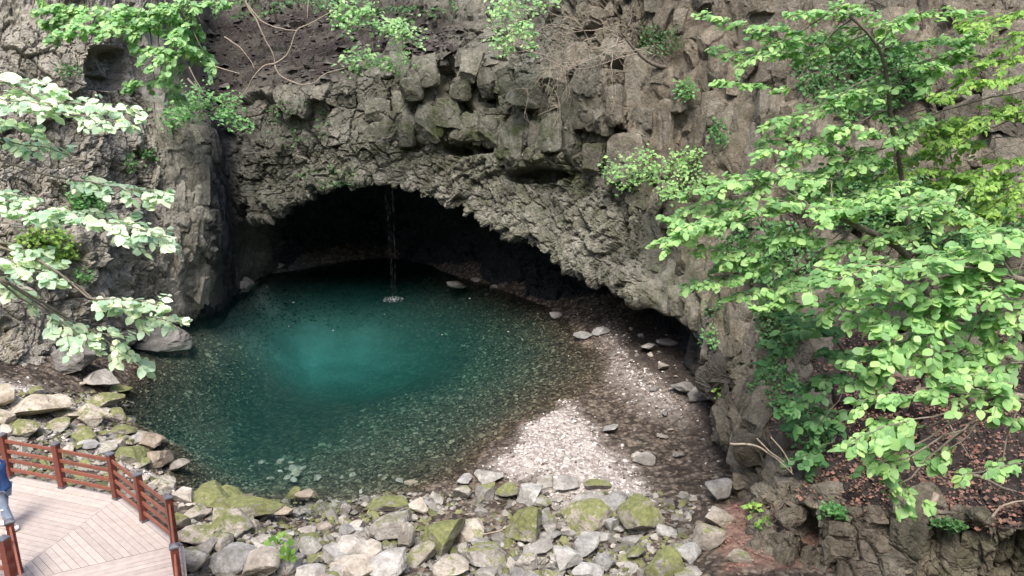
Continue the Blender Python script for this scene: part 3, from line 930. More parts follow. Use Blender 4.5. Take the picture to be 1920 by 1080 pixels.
# ------------------------------------------------------------------ opposite hillside behind the viewpoint, added unseen to block low sky light
def sky_blocker():
    a = np.radians(np.linspace(-150, 150, 61))          # 0 = straight behind the camera
    rr = np.array([0, 3, 7, 12, 20, 32, 50, 75.0])
    V = []
    for r_ in rr:
        for t in a:
            base = 11 + 9 * (abs(math.degrees(t)) > 75) * ((abs(math.degrees(t)) - 75) / 75) * 2
            R_ = base + r_
            x, y = math.sin(t) * R_ * 1.25, 4 - math.cos(t) * R_
            z = -1.0 + 1.15 * r_ * (1 - r_ / 220) + 1.2 * math.sin(3.1 * t + r_ * .3)
            V.append((x, y, z))
    V = np.array(V)
    V[:, 2] += fbm(V * 0.2, 3, 3) * 2.0 * np.minimum(1, (np.repeat(rr, 61)) / 6)
    k = np.arange(len(rr) * 61).reshape(len(rr), 61)
    F_ = np.stack([k[:-1, :-1], k[1:, :-1], k[1:, 1:], k[:-1, 1:]], -1).reshape(-1, 4)
    m = mat_simple('sky_blocker_slope', (0.06, 0.075, 0.035), 0.95, 0.5, 0.6, 0.1)
    tag(link('sky_blocker_hill', mesh_np('sky_blocker_hill', V, F_, m, None, True)), kind='structure')
sky_blocker()

# ------------------------------------------------------------------ boulders
def ico(sub):
    import bmesh
    bm = bmesh.new(); bmesh.ops.create_icosphere(bm, subdivisions=sub, radius=1.0)
    V = np.array([v.co[:] for v in bm.verts]); F_ = np.array([[v.index for v in f.verts] for f in bm.faces])
    bm.free(); return V, F_
ICO = {k: ico(k) for k in (1, 2, 3, 4, 5)}
def rock_shape(sub, seed, cuts=13, rough=0.07):
    r_ = np.random.default_rng(seed)
    V, F_ = ICO[sub]; V = V.copy()
    for _ in range(cuts):
        n = r_.normal(size=3); n /= np.linalg.norm(n)
        d = r_.uniform(0.36, 0.78)
        s_ = V @ n - d
        V -= np.clip(s_, 0, None)[:, None] * n * 0.93
    off = r_.uniform(0, 50, 3)
    nn = V / (np.linalg.norm(V, axis=1)[:, None] + 1e-9)
    V += nn * (fbm(V * 1.6 + off, 4, 5) * rough * 1.6 + fbm(V * 6 + off, 3, 6) * rough * .45)[:, None]
    f1, f2, c, D = voronoi(V * 2.2 + off, 9)
    V += nn * ((cell_rand(c, 1) - .5) * rough * .55)[:, None]
    V /= np.abs(V).max(axis=0)
    return V, F_

def ground_hit(px, py, z0=0.2, deep=False):
    z = z0
    for _ in range(6):
        p = atz(px, py, z); z = max(gz(p[0], p[1]), -1.2 if deep else -0.15)
    return p
def boulder(px, py, w, h, moss, tone, warm, label, group, seed, sub=4, mesh=None, name='boulder', sink=0.28, yaw=None):
    if mesh is None: w, h = w * (1.2 if py > 1000 else 1.16), h * (1.3 if py > 1000 else 1.22)
    p = ground_hit(px, py + 0.32 * h, deep=(name == 'stone'))
    a = float(proj(p)[2]); wm = w * a / FPX; hm = h * a / FPX
    dep = wm * 0.85
    hz = max(0.32 * wm, (hm - 0.45 * dep) / 0.88)
    if mesh is None:
        V, F_ = rock_shape(sub, seed)
        mesh = mesh_np(name, V, F_, M['stone'], None, False)
    o = link(name, mesh)
    r_ = random.Random(seed)
    o.location = (p[0], p[1] + 0.1 * dep, p[2] + hz * 0.5 - sink * hz * 0.5)
    o.scale = (wm * 0.55, dep * 0.55, hz * 0.6)
    o.rotation_euler = (r_.uniform(-.18, .18), r_.uniform(-.2, .2), r_.uniform(0, 0.5) if yaw is None else yaw)
    if group == GL or (group == GB and px < 620): moss = min(1, moss + .14)
    o['moss'] = float(moss); o['tone'] = float(tone); o['warm'] = float(warm)
    return tag(o, label, 'boulder' if w > 38 else 'stone', group)
GB = 'boulders below the pool'; GL = 'rocks on the left bank'; GG = 'stones on the gravel'
BL = [
 (728,943,62,34,.75,.45,.3,'rounded mossy boulder just behind the grey mossy one at the water edge',GB),
 (720,985,76,62,.55,.5,.2,'large grey boulder speckled with moss, left of the olive wedge',GB),
 (787,947,34,32,.25,.75,.4,'small pale boulder right of the rounded mossy boulder',GB),
 (825,1005,84,68,.95,.4,.3,'big olive green wedge shaped boulder covered in moss',GB),
 (880,988,66,52,.5,.55,.5,'flat topped grey green boulder right of the olive wedge',GB),
 (988,982,72,78,.95,.45,.3,'egg shaped upright boulder fully coated in green moss',GB),
 (917,1037,68,48,.65,.5,.2,'boulder half bare grey and half mossy, in front of the flat topped one',GB),
 (913,922,34,40,.7,.35,.1,'narrow dark mossy boulder leaning at the stream head',GB),
 (868,922,36,32,.55,.5,.2,'grey green boulder left of the narrow leaning one',GB),
 (953,918,44,36,.8,.35,.1,'dark green mossy boulder touching the smooth pale grey boulder',GB),
 (995,924,46,42,.0,.78,.0,'smooth pale grey boulder at the tip of the white pebbles',GB),
 (1022,903,38,22,.4,.6,.2,'low grey boulder on the white pebbles beside a flat slab',GB),
 (1060,909,48,18,.1,.6,.1,'long flat grey slab lying on the white pebbles',GB),
 (1120,904,42,28,.8,.4,.2,'moss covered boulder on the right edge of the white pebbles',GB),
 (1092,934,46,36,.35,.55,.1,'grey boulder with pitted top behind the broad mossy block',GB),
 (1104,970,80,58,.75,.5,.4,'broad flat mossy block at the foot of the white pebbles',GB),
 (1157,935,46,36,.25,.45,.0,'angular grey slab left of the tilted olive slab',GB),
 (1210,967,76,70,.85,.35,.3,'large tilted rectangular olive slab at the edge of the brown gravel',GB),
 (1247,1055,68,70,.9,.35,.2,'green mossy boulder at the bottom beside the dark wet gully',GB),
 (1143,983,28,38,.0,.6,.0,'upright blue grey stone between the mossy block and the olive slab',GB),
 (1102,1019,48,38,.0,.62,.0,'angular blue grey boulder below the broad mossy block',GB),
 (1128,1005,30,26,.0,.7,.0,'pale grey stone on the shoulder of the angular blue grey boulder',GB),
 (1058,1054,56,50,.05,.85,.0,'pale blue grey boulder with a smooth slanted face at the bottom',GB),
 (991,1053,44,40,.5,.65,.2,'pale boulder with a patch of moss beside dry brown twigs',GB),
 (1012,1027,48,22,.3,.5,.1,'slanted flat slab below the egg shaped mossy boulder',GB),
 (1100,1068,52,34,.0,.8,.0,'pale blue boulder cut by the bottom edge of the picture, right of twigs',GB),
 (1135,1055,42,34,.1,.55,.0,'grey wet boulder right of the bottom pale blue boulder',GB),
 (790,1036,54,44,.6,.35,.4,'brownish mossy boulder in front of the olive wedge',GB),
 (848,1062,58,38,.4,.7,.4,'pale mossy boulder at the bottom, right of brownish one',GB),
 (765,1010,28,46,.05,.75,.3,'tall narrow pale stone against the olive wedge',GB),
 (735,1058,76,56,.05,.95,.1,'whitish ribbed boulder at the bottom edge',GB),
 (700,1030,54,46,.1,.75,.4,'tan boulder by a patch of fallen petals',GB),
 (655,1022,64,46,.1,.92,.3,'whitish boulder above the large tan one at the bottom',GB),
 (662,1058,76,50,.15,.8,.5,'large tan boulder at the bottom left of the whitish ribbed one',GB),
 (870,1036,26,34,.6,.5,.1,'small green stone wedged between two mossy boulders',GB),
 (1192,1036,34,32,.7,.25,.1,'dark green stone in the wet gully',GB),
 (920,893,46,20,.3,.6,.1,'long pale slab pointing out into the shallow water',GB),
 (872,897,28,18,.05,.65,.0,'small grey stone at the end of the boulder row in the shallows',GB),
 (1141,802,32,15,.4,.6,.0,'single flat green grey stone on the brown gravel',GG),
 (1030,1003,36,22,.0,.5,.0,'flat dark grey stone right of the egg shaped boulder',GB),
 (672,987,26,30,.15,.8,.3,'small whitish stone at the left of the speckled grey boulder',GB),
 (753,967,32,28,.4,.6,.2,'small grey boulder behind the speckled grey boulder',GB),
 (647,952,22,22,.4,.5,.2,'small mossy stone in the shallows left of the rounded boulder',GB),
 (393,924,88,54,.85,.6,.4,'large bright mossy boulder at the pool edge beside the deck corner',GB),
 (432,928,44,42,.75,.5,.3,'smaller mossy boulder leaning on the right of the large bright one',GB),
 (473,948,84,62,.8,.55,.3,'broad mossy boulder right of the deck, tapering into the water',GB),
 (343,928,44,36,.15,.85,.4,'pale boulder touching the deck railing corner',GB),
 (547,925,26,22,.9,.5,.2,'small triangular green stone standing in the shallows',GB),
 (575,924,38,28,.0,.2,.7,'brown half sunk boulder next to the green triangular stone',GB),
 (535,958,38,28,.0,.35,.8,'brown bare boulder at the water line below the green triangle',GB),
 (430,972,74,52,.5,.6,.4,'yellow green boulder below the broad mossy boulder',GB),
 (338,982,34,42,.6,.6,.6,'yellowish mossy boulder against the deck rail',GB),
 (366,1003,54,42,.4,.75,.5,'tan mossy boulder right of the deck rail',GB),
 (382,1022,62,34,.3,.4,.2,'dark angular slab under the tan mossy boulder',GB),
 (412,1016,48,34,.45,.6,.4,'mottled boulder beside the dark angular slab',GB),
 (433,1052,84,54,.1,.6,.1,'large grey cracked boulder at the bottom left of the rocks',GB),
 (364,1052,44,44,.35,.75,.3,'pale boulder by the lower deck rail post',GB),
 (485,1057,66,52,.15,.85,.5,'pale tan boulder right of the large cracked one',GB),
 (514,1025,74,46,.25,.85,.3,'whitish broad boulder near the dead branches',GB),
 (548,1054,40,36,.1,.6,.1,'grey stone beside a sprouting green plant',GB),
 (588,1025,42,38,.35,.7,.1,'grey green cube like boulder at the water edge',GB),
 (627,1032,54,40,.05,.92,.1,'white sunlit boulder right of the cube like one',GB),
 (577,1070,54,42,.1,.8,.2,'pale boulder at the bottom under the sprouting plant',GB),
 (437,1074,40,28,.5,.7,.6,'yellowish low boulder on the bottom edge',GB),
 (368,964,44,26,.4,.8,.4,'low pale slab between deck corner and broad mossy boulder',GB),
 (605,985,30,22,.2,.35,.6,'brown flat boulder in the shallows above the cube like one',GB),
 (130,772,60,42,.35,.8,.6,'tan boulder in the middle of the left bank',GL),
 (60,758,96,64,.25,.8,.6,'largest tan boulder on the left bank',GL),
 (173,778,54,48,.4,.75,.5,'tan mossy boulder right of the middle one on the left bank',GL),
 (187,748,64,38,.6,.75,.5,'flat boulder with yellow green top under the left cliff',GL),
 (213,774,36,26,.6,.7,.4,'small mossy boulder by the water on the left bank',GL),
 (153,813,54,28,.65,.7,.5,'low mossy boulder behind the deck railing',GL),
 (107,795,44,26,.5,.7,.4,'dark sided mossy boulder left of the low one',GL),
 (230,801,44,26,.9,.7,.3,'bright green mossy slab overhanging the water',GL),
 (160,834,34,22,.1,.6,.0,'sharp grey stone behind the second railing post',GL),
 (197,836,48,26,.3,.7,.2,'grey green boulder behind the railing corner post',GL),
 (240,849,60,46,.8,.7,.3,'green mossy mound beside the brown sunken slabs',GL),
 (256,818,40,22,.3,.65,.1,'low grey boulder touching the water on the left bank',GL),
 (37,804,50,36,.55,.85,.6,'yellowish boulder above the left end of the railing',GL),
 (8,784,46,44,.3,.8,.6,'tan boulder cut by the left edge of the picture',GL),
 (217,726,44,26,.75,.6,.3,'mossy boulder at the water under the hanging leaves',GL),
 (8,742,54,50,.25,.7,.6,'brown boulder cut by the left edge, above the tan one',GL),
 (257,871,36,16,.6,.75,.3,'flat green stone just behind the slanted railing',GL),
 (303,911,54,16,.4,.8,.4,'long flat stone by the water behind the deck corner',GL),
 (290,856,64,46,.0,.25,.8,'big brown sunken slab under the shallow water',GL),
 (280,822,52,36,.0,.22,.8,'brown sunken slab above the biggest one',GL),
 (328,872,40,26,.0,.3,.3,'grey sunken stone at the tip of the brown slabs',GL),
 (135,664,84,70,.0,.22,.1,'big purple grey block fallen at the left cliff foot',GL),
 (300,628,96,36,.0,.2,.1,'long low ledge of dark rock at the water line below the left cliff',GL),
 (185,705,60,40,.1,.6,.2,'grey boulder between the purple block and the water',GL),
 (1217,648,38,18,.0,.5,.1,'flat grey rock lying on dark gravel in the cave mouth',GG),
 (1285,722,46,32,.0,.16,.1,'dark angular rock in shade at the cave mouth',GG),
 (1315,738,46,34,.0,.14,.1,'blackish rock against the foot of the right wall',GG),
 (1255,640,40,20,.0,.2,.1,'dark low rock deep under the right overhang',GG),
 (1208,860,36,22,.0,.3,.2,'dark grey stone near two small ones on brown gravel',GG),
 (1195,852,22,16,.0,.45,.4,'small round brown stone beside the dark grey one',GG),
 (1349,918,46,44,.1,.5,.1,'grey layered rock at the foot of the right pillar',GG),
 (1325,1003,52,46,.5,.5,.4,'mossy grey rock at the edge of the fallen pink leaves',GG),
 (1345,962,54,42,.2,.4,.5,'brown rock dusted with fallen leaves by the right pillar',GG),
 (1385,1040,40,28,.5,.35,.5,'olive stone sitting in the fallen pink leaves',GG),
 (1298,1035,40,42,.1,.6,.0,'pale grey boulder between green boulder and leaf patch',GG),
 (1285,1075,46,32,.4,.4,.2,'dark mossy boulder on the bottom edge near the leaf patch',GG),
 (512,496,36,18,.0,.4,.7,'reddish rock on the far left shore inside the cave',GG),
 (455,530,34,30,.4,.2,.1,'dark mossy rock beside the small left trickle',GG),
 (905,520,40,22,.0,.4,.4,'flat rock on the far cave shore right of the waterfall',GG),
 (855,530,30,18,.0,.3,.1,'dark stone on the far cave shore',GG),
 (935,535,36,20,.0,.42,.4,'tan flat rock right of the flat one on the far cave shore',GG),
 (1045,588,26,18,.0,.5,.1,'pale grey stone at the right end of the cave water',GG),
 (1095,628,32,22,.0,.4,.0,'grey stone heap top at the head of the white strip',GG),
 (1125,620,28,20,.0,.45,.0,'grey stone right of the heap top',GG)]
for i, b in enumerate(BL):
    big = b[2] > 45
    boulder(*b, seed=100 + i, sub=5 if b[2] > 66 else (4 if big else 3), sink=0.15 if b[1] > 900 else 0.25)
# smaller filling stones
pool = []
for k in range(14):
    V, F_ = rock_shape(3, 900 + k, 11, .07); pool.append(mesh_np('stone', V, F_, M['stone'], None, False))
rr_ = random.Random(5)
STOPW = {'in', 'of', 'at', 'by', 'the', 'on', 'under', 'beside', 'behind', 'with', 'and', 'a', 'between', 'to', 'right', 'left', 'near', 'from', 'covered', 'below', 'above', 'against', 'cut', 'touching', 'leaning', 'lying', 'fully', 'coated', 'just', 'over', 'pointing', 'standing', 'next', 'speckled', 'tapering', 'wedged', 'cutting', 'dusted', 'deep', 'out', 'sitting', 'fallen', 'half'}
def near_label(x, y, w, moss, tone, warm, under=False):
    b = min(BL, key=lambda q: (q[0] - x) ** 2 + 1.6 * (q[1] - y) ** 2)
    ref = b[7].replace(',', '').split()[:9]
    if len(b[7].replace(',', '').split()) > 9:
        while ref[-1] in STOPW: ref.pop()
    dx, dy = x - b[0], y - b[1]
    rel = ('left of' if dx < 0 else 'right of') if abs(dx) > 1.2 * abs(dy) else ('behind' if dy < 0 else 'in front of')
    size = 'tiny' if w < 14 else ('small' if w < 22 else 'middling')
    tn = 'mossy' if moss > .45 else ('whitish' if tone > .75 else ('pale' if tone > .58 else ('grey' if tone > .38 else 'dark')))
    if warm > .4: tn += ' tan' if tone > .45 else ' brown'
    pre = ' '.join([size, tn, 'stone', rel, 'the']).split()
    ref = ref[:16 - len(pre)]
    while ref[-1] in STOPW: ref.pop()
    return ' '.join(pre + ref)
def strew(n, poly, lo, hi, moss, tone, warm, label, group, under=False):
    xs_ = [p[0] for p in poly]; ys_ = [p[1] for p in poly]
    k = 0
    while k < n:
        x, y = rr_.uniform(min(xs_), max(xs_)), rr_.uniform(min(ys_), max(ys_))
        ins = False
        for i in range(len(poly)):
            a, b = poly[i], poly[(i + 1) % len(poly)]
            if (a[1] > y) != (b[1] > y) and x < (b[0] - a[0]) * (y - a[1]) / (b[1] - a[1]) + a[0]: ins = not ins
        if not ins: continue
        k += 1
        w = lo + (hi - lo) * rr_.random() ** 2
        ms_, tn_, wm_ = rr_.choice(moss), rr_.uniform(*tone), rr_.uniform(*warm)
        lab = near_label(x, y, w, ms_, tn_, wm_, under)
        o = boulder(x, y, w, w * rr_.uniform(.55, .95), ms_, tn_, wm_, lab, group, int(rr_.random() * 1e6), mesh=rr_.choice(pool), name='stone', yaw=rr_.uniform(0, 6.28))
        o['category'] = 'stone'
strew(125, [(640, 960), (760, 930), (1000, 930), (1160, 940), (1280, 1000), (1310, 1095), (600, 1095)], 10, 42, (0, 0, .3, .6), (.35, .85), (0, .3), 'small grey stone wedged between the boulders below the pool', 'small stones among the boulders below the pool')
strew(85, [(330, 930), (500, 960), (620, 1000), (660, 1095), (335, 1095)], 12, 48, (0, .3, .6, .8), (.55, .95), (.1, .5), 'small pale stone in the sunlit rock heap beside the deck', 'small pale stones beside the deck')
strew(62, [(0, 740), (110, 700), (230, 720), (250, 800), (330, 930), (230, 890), (0, 830)], 10, 40, (0, .5, .8), (.55, .9), (.3, .6), 'small tan stone on the left bank behind the railing', 'small stones on the left bank')
strew(30, [(1040, 580), (1130, 560), (1210, 600), (1340, 740), (1370, 880), (1300, 960), (1230, 820), (1130, 640)], 7, 24, (0, 0), (.15, .45), (0, .5), 'small dark stone on the shaded gravel below the overhang', 'dark stones below the overhang')
strew(24, [(470, 510), (620, 497), (740, 490), (860, 512), (1000, 548), (1060, 580), (900, 548), (740, 500), (560, 512)], 8, 26, (0, 0), (.12, .4), (0, .5), 'dark rock along the far shore inside the cave', 'rocks on the far cave shore')
strew(20, [(380, 880), (700, 930), (850, 900), (620, 880), (560, 850)], 8, 26, (0, 0, .4), (.15, .4), (.2, .7), 'brown stone lying under the shallow water near the boulders', 'stones under the shallow water')

# ------------------------------------------------------------------ gravel, pebbles, litter (nobody could count them)
def scatter_rocks(name, C, size, colr, flat=0.55, seed=3):
    r_ = np.random.default_rng(seed)
    V0, F0 = ICO[1]
    V0 = V0[:, :]
    n = len(C); m = len(V0)
    base = np.array([[0, 0, 1], [.9, 0, .15], [.25, .85, .1], [-.75, .5, .2], [-.7, -.55, .1], [.3, -.85, .2]])
    tri = np.array([[0, 1, 2], [0, 2, 3], [0, 3, 4], [0, 4, 5], [0, 5, 1]])
    low = base * np.array([1.15, 1.15, -0.35]); low[0] = (0, 0, 0)
    B = np.concatenate([base, low[1:]])
    sidef = [(i, i + 5, (i % 5) + 1) for i in range(1, 6)] + [((i % 5) + 1, i + 5, ((i % 5) + 1) + 5) for i in range(1, 6)]
    T = np.concatenate([tri, np.array(sidef)])
    ang = r_.uniform(0, 6.28, n)
    ca, sa = np.cos(ang), np.sin(ang)
    sx = size * r_.uniform(.7, 1.35, n); sy = size * r_.uniform(.6, 1.0, n); sz = size * flat * r_.uniform(.6, 1.3, n)
    J = B[None] + r_.normal(0, .16, (n, len(B), 3))
    x, y, z = J[..., 0] * sx[:, None], J[..., 1] * sy[:, None], J[..., 2] * sz[:, None]
    tl = r_.normal(0, .22, (n, 2))
    z = z + x * tl[:, :1] + y * tl[:, 1:]
    W = np.stack([x * ca[:, None] - y * sa[:, None] + C[:, :1], x * sa[:, None] + y * ca[:, None] + C[:, 1:2], z + C[:, 2:3]], -1)
    Fc = (T[None] + (np.arange(n) * len(B))[:, None, None]).reshape(-1, 3)
    cc = np.repeat(np.c_[colr, np.ones(n)], len(B), 0)
    return mesh_np(name, W.reshape(-1, 3), Fc, M['pebble'], dict(pcol=cc), False)
def frame_ground(n, seed):
    """points on the ground seen in the picture, even over the ground"""
    r_ = np.random.default_rng(seed)
    x = r_.uniform(-16, 9, n); y = r_.uniform(12.5, 40, n)
    z = ground_z(x, y)
    Pn = np.stack([x, y, z], -1)
    Pn[:, 2] += fbm(np.c_[x * 1.1, y * 1.1, x * 0], 4, 3) * 0.10 + fbm(np.c_[x * 5, y * 5, x * 0], 2, 8) * 0.03
    q = proj(Pn)
    return Pn[(q[:, 0] > -40) & (q[:, 0] < 1600) & (q[:, 1] > 470) & (q[:, 1] < 1120)]
Pn = frame_ground(110000, 11)
d1, d2, dr = dry_mask(Pn)
r_ = np.random.default_rng(4)
land = Pn[:, 2] > -0.02
dry = np.maximum(d1, d2)
keep = land & ((r_.random(len(Pn)) < 0.35 + 0.9 * dry)) & (dr < .4)
Cn = Pn[keep]; dk = dry[keep]
t_ = r_.random(len(Cn))[:, None] ** 1.3
dark = np.array([.038, .028, .022]) * (1 - t_) + np.array([.17, .13, .10]) * t_
dm = shade_damp_mask(Cn)[:, None]
dark = dark * (1 - .6 * dm)  # same painted shade and damp on the gravel
lite = np.array([.20, .17, .155]) * (1 - t_) + np.array([.62, .58, .55]) * t_
isd = (r_.random(len(Cn)) < dk * 0.95 + 0.03)[:, None]
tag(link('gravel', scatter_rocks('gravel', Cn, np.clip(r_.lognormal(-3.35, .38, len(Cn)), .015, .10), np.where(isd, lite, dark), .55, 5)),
    'beach of white and brown pebbles running down to the pool', kind='stuff')
sub_ = (Pn[:, 2] < 0.0) & (Pn[:, 2] > -1.7 - .9 * r_.random(len(Pn))) & (r_.random(len(Pn)) < 0.75)
Cs = Pn[sub_]
t_ = r_.random(len(Cs))[:, None] ** 2.2
cs = np.array([.032, .028, .018]) * (1 - t_) + np.array([.19, .165, .115]) * t_
Cb = []
for k in range(3000):
    x, y = r_.uniform(330, 1300), r_.uniform(925, 1100)
    if y < 925 + (abs(x - 980) < 160) * 0 + max(0, 60 - (x - 330) * .3): continue
    p = ground_hit(x, y); Cb.append((p[0], p[1], max(gz(p[0], p[1]), -.3) + .01))
for k in range(1600):
    x, y = r_.uniform(0, 330), r_.uniform(735, 930)
    if x > 250 and y < 830 + (x - 250) * .8: continue
    p = ground_hit(x, y); Cb.append((p[0], p[1], gz(p[0], p[1]) + .01))
Cb = np.array(Cb); tb = r_.random(len(Cb))[:, None]
cb_ = np.array([.09, .085, .075]) * (1 - tb) + np.array([.30, .285, .25]) * tb
gm = (r_.random(len(Cb)) < .3)[:, None]; cb_ = np.where(gm, np.array([.13, .135, .06]) * (.6 + .8 * tb), cb_)
ms = np.where((scree > .4) & (PQ[:, 0] > 380) & (PQ[:, 0] < 960) & (PQ[:, 1] > -20))[0]
Cr = PD[r_.choice(ms, 1500)].astype(float); tr_ = r_.random(len(Cr))[:, None]
tag(link('scree_rubble', scatter_rocks('scree_rubble', Cr, np.clip(r_.lognormal(-2.5, .6, len(Cr)), .03, .35), np.array([.025, .02, .018]) * (1 - tr_) + np.array([.10, .09, .08]) * tr_, .7, 14)), 'dark broken stones and litter on the slope above the arch', kind='stuff')
tag(link('cobbles', scatter_rocks('cobbles', Cb, np.clip(r_.lognormal(-2.55, .42, len(Cb)), .035, .2), cb_, .65, 9)), 'broken cobbles filling the gaps between the boulders', kind='stuff')
tag(link('pool_pebbles', scatter_rocks('pool_pebbles', Cs, np.clip(r_.lognormal(-3.25, .45, len(Cs)), .015, .15), cs, .5, 6)),
    'pebbles and weed covered stones on the bed of the pool', kind='stuff')
# ------------------------------------------------------------------ boardwalk deck and railings
ZD = 2.0; HP = 1.05
def top(px, py, z=ZD + HP): return atz(px, py, z)
TOPS = [top(3, 812), top(102.7, 829), top(205.5, 848), top(257, 886), top(315, 929), top(325.5, 1021), top(333, 1140)]
def bound(A):
    return np.array([A[0], A[1]])
PB = [bound(p) for p in TOPS]
dA = PB[2] - PB[0]; dA /= np.linalg.norm(dA)
dB = PB[4] - PB[2]; dB /= np.linalg.norm(dB)
dC = PB[6] - PB[4]; dC /= np.linalg.norm(dC)
PB0 = PB[0] - dA * 1.25
def perp_in(d):                       # towards the deck's inside
    p = np.array([d[1], -d[0]]); return p
def clip(poly, n, d):
    """keep the side n.p <= d"""
    out = []
    for i in range(len(poly)):
        a, b = poly[i], poly[(i + 1) % len(poly)]
        da, db = n @ a - d, n @ b - d
        if da <= 0: out.append(a)
        if (da < 0) != (db < 0) and abs(da - db) > 1e-12: out.append(a + (b - a) * (da / (da - db)))
    return out
deck = tag(empty('deck', (PB[2][0], PB[2][1], ZD)), 'pale wooden viewing deck with mitred planks beside the pool', 'deck')
DL = np.array(deck.location)
def prism(poly, z0, z1):
    n = len(poly)
    V = [(p[0] - DL[0], p[1] - DL[1], z0 - DL[2]) for p in poly] + [(p[0] - DL[0], p[1] - DL[1], z1 - DL[2]) for p in poly]
    a = sum(poly[i][0] * poly[(i + 1) % n][1] - poly[(i + 1) % n][0] * poly[i][1] for i in range(n))
    ring = list(range(n)) if a > 0 else list(range(n - 1, -1, -1))
    V2 = [V[i] for i in ring] + [V[i + n] for i in ring]
    F_ = [tuple(range(n - 1, -1, -1)), tuple(range(n, 2 * n))] + [(i, (i + 1) % n, n + (i + 1) % n, n + i) for i in range(n)]
    return V2, F_
def planks(region, d, origin, nmax=60, w=0.125, gap=0.012):
    nrm = perp_in(d)
    for k in range(nmax):
        lo = k * w - 0.06; hi = lo + w - gap
        q = clip(region, -nrm, -(nrm @ origin + lo)); q = clip(q, nrm, nrm @ origin + hi) if len(q) > 2 else q
        if len(q) < 3: continue
        dz = rr_.uniform(-.002, .002)
        mb = MB(); V, F_ = prism(q, ZD - 0.032 + dz, ZD + dz); mb.add(V, F_)
        mb.build('plank', M['plank'], deck)
bis = (dB - dA); bis = -(dA - dB) ; bis /= np.linalg.norm(bis)
S1 = np.array(atz(57, 1053, ZD)[:2]); s1d = (S1 - PB[2]) / np.linalg.norm(S1 - PB[2])
pC = perp_in(dC)                                     # inward from the last rail
FAR = 9.0
n1 = np.array([s1d[1], -s1d[0]])                     # normal of seam 1
if n1 @ (PB[0] - PB[2]) > 0: n1 = -n1                 # points to region B
big = [np.array([-16.0, 5.0]), np.array([-2.0, 5.0]), np.array([-2.0, 22.0]), np.array([-16.0, 22.0])]
def half(poly, n, p, keep_pos=True):
    return clip(poly, -n, -(n @ p)) if keep_pos else clip(poly, n, n @ p)
inA, inB = perp_in(dA), perp_in(dB)
if inA @ (S1 - PB[2]) < 0: inA = -inA
if inB @ (S1 - PB[2]) < 0: inB = -inB
inC = np.array([dC[1], -dC[0]])
if inC @ (S1 - PB[4]) < 0: inC = -inC
def planks2(region, inn, origin, nmax=70, w=0.125, gap=0.008):
    for k in range(nmax):
        lo = k * w - 0.10; hi = lo + w - gap
        q = clip(region, -inn, -(inn @ origin + lo))
        if len(q) > 2: q = clip(q, inn, inn @ origin + hi)
        if len(q) < 3: continue
        q = [p for i, p in enumerate(q) if np.linalg.norm(p - q[i - 1]) > 1e-4]
        if len(q) < 3: continue
        dz = rr_.uniform(-.002, .002)
        mb = MB(); V, F_ = prism(q, ZD - 0.032 + dz, ZD + dz); mb.add(V, F_)
        mb.build('plank', M['plank'], deck)
left_n = np.array([1.0, 0.0])
regA = half(half(half(big, inA, PB[2] - inA * .1), n1, PB[2] - n1 * .004, False), left_n, PB0 - np.array([1.2, 0]))
regA = half(regA, np.array([0, 1.0]), np.array([0, 9.2]))
lineC = PB[4] - dC * 0.02
regB = half(half(half(big, inB, PB[2] - inB * .1), n1, PB[2] + n1 * .004), dC, lineC, False)
regB = half(regB, inC, PB[4] - inC * .1)
regB = half(regB, np.array([0, 1.0]), np.array([0, 8.5]))
regC = half(half(half(big, dC, lineC + dC * .012), inC, PB[4] - inC * .1), n1, PB[2] + n1 * .004)
regC = half(regC, np.array([0, 1.0]), np.array([0, 7.5]))
planks2(regA, inA, PB[2]); planks2(regB, inB, PB[2]); planks2(regC, dC, lineC + dC * .112, 40)
# rim boards, joists and legs under the deck
def rim(a, b):
    mb = MB(); z = ZD - 0.13 - DL[2]
    mb.bar((a[0] - DL[0], a[1] - DL[1], z), (b[0] - DL[0], b[1] - DL[1], z), 0.04, 0.18)
    mb.build('rim_board', M['plank'], deck)
for a, b, i_ in ((PB0, PB[2], inA), (PB[2], PB[4], inB), (PB[4], PB[6], inC)): rim(a - i_ * .125, b - i_ * .125)
for p in PB[1:6]:
    mb = MB(); g = gz(p[0], p[1])
    mb.box((p[0] - DL[0], p[1] - DL[1] - .05, (g - .5 + ZD - .25) / 2 - DL[2]), (.06, 0, 0), (0, .06, 0), (0, 0, max(.05, (ZD - .25 - g + .5) / 2)))
    mb.build('deck_leg', M['plank'], deck)

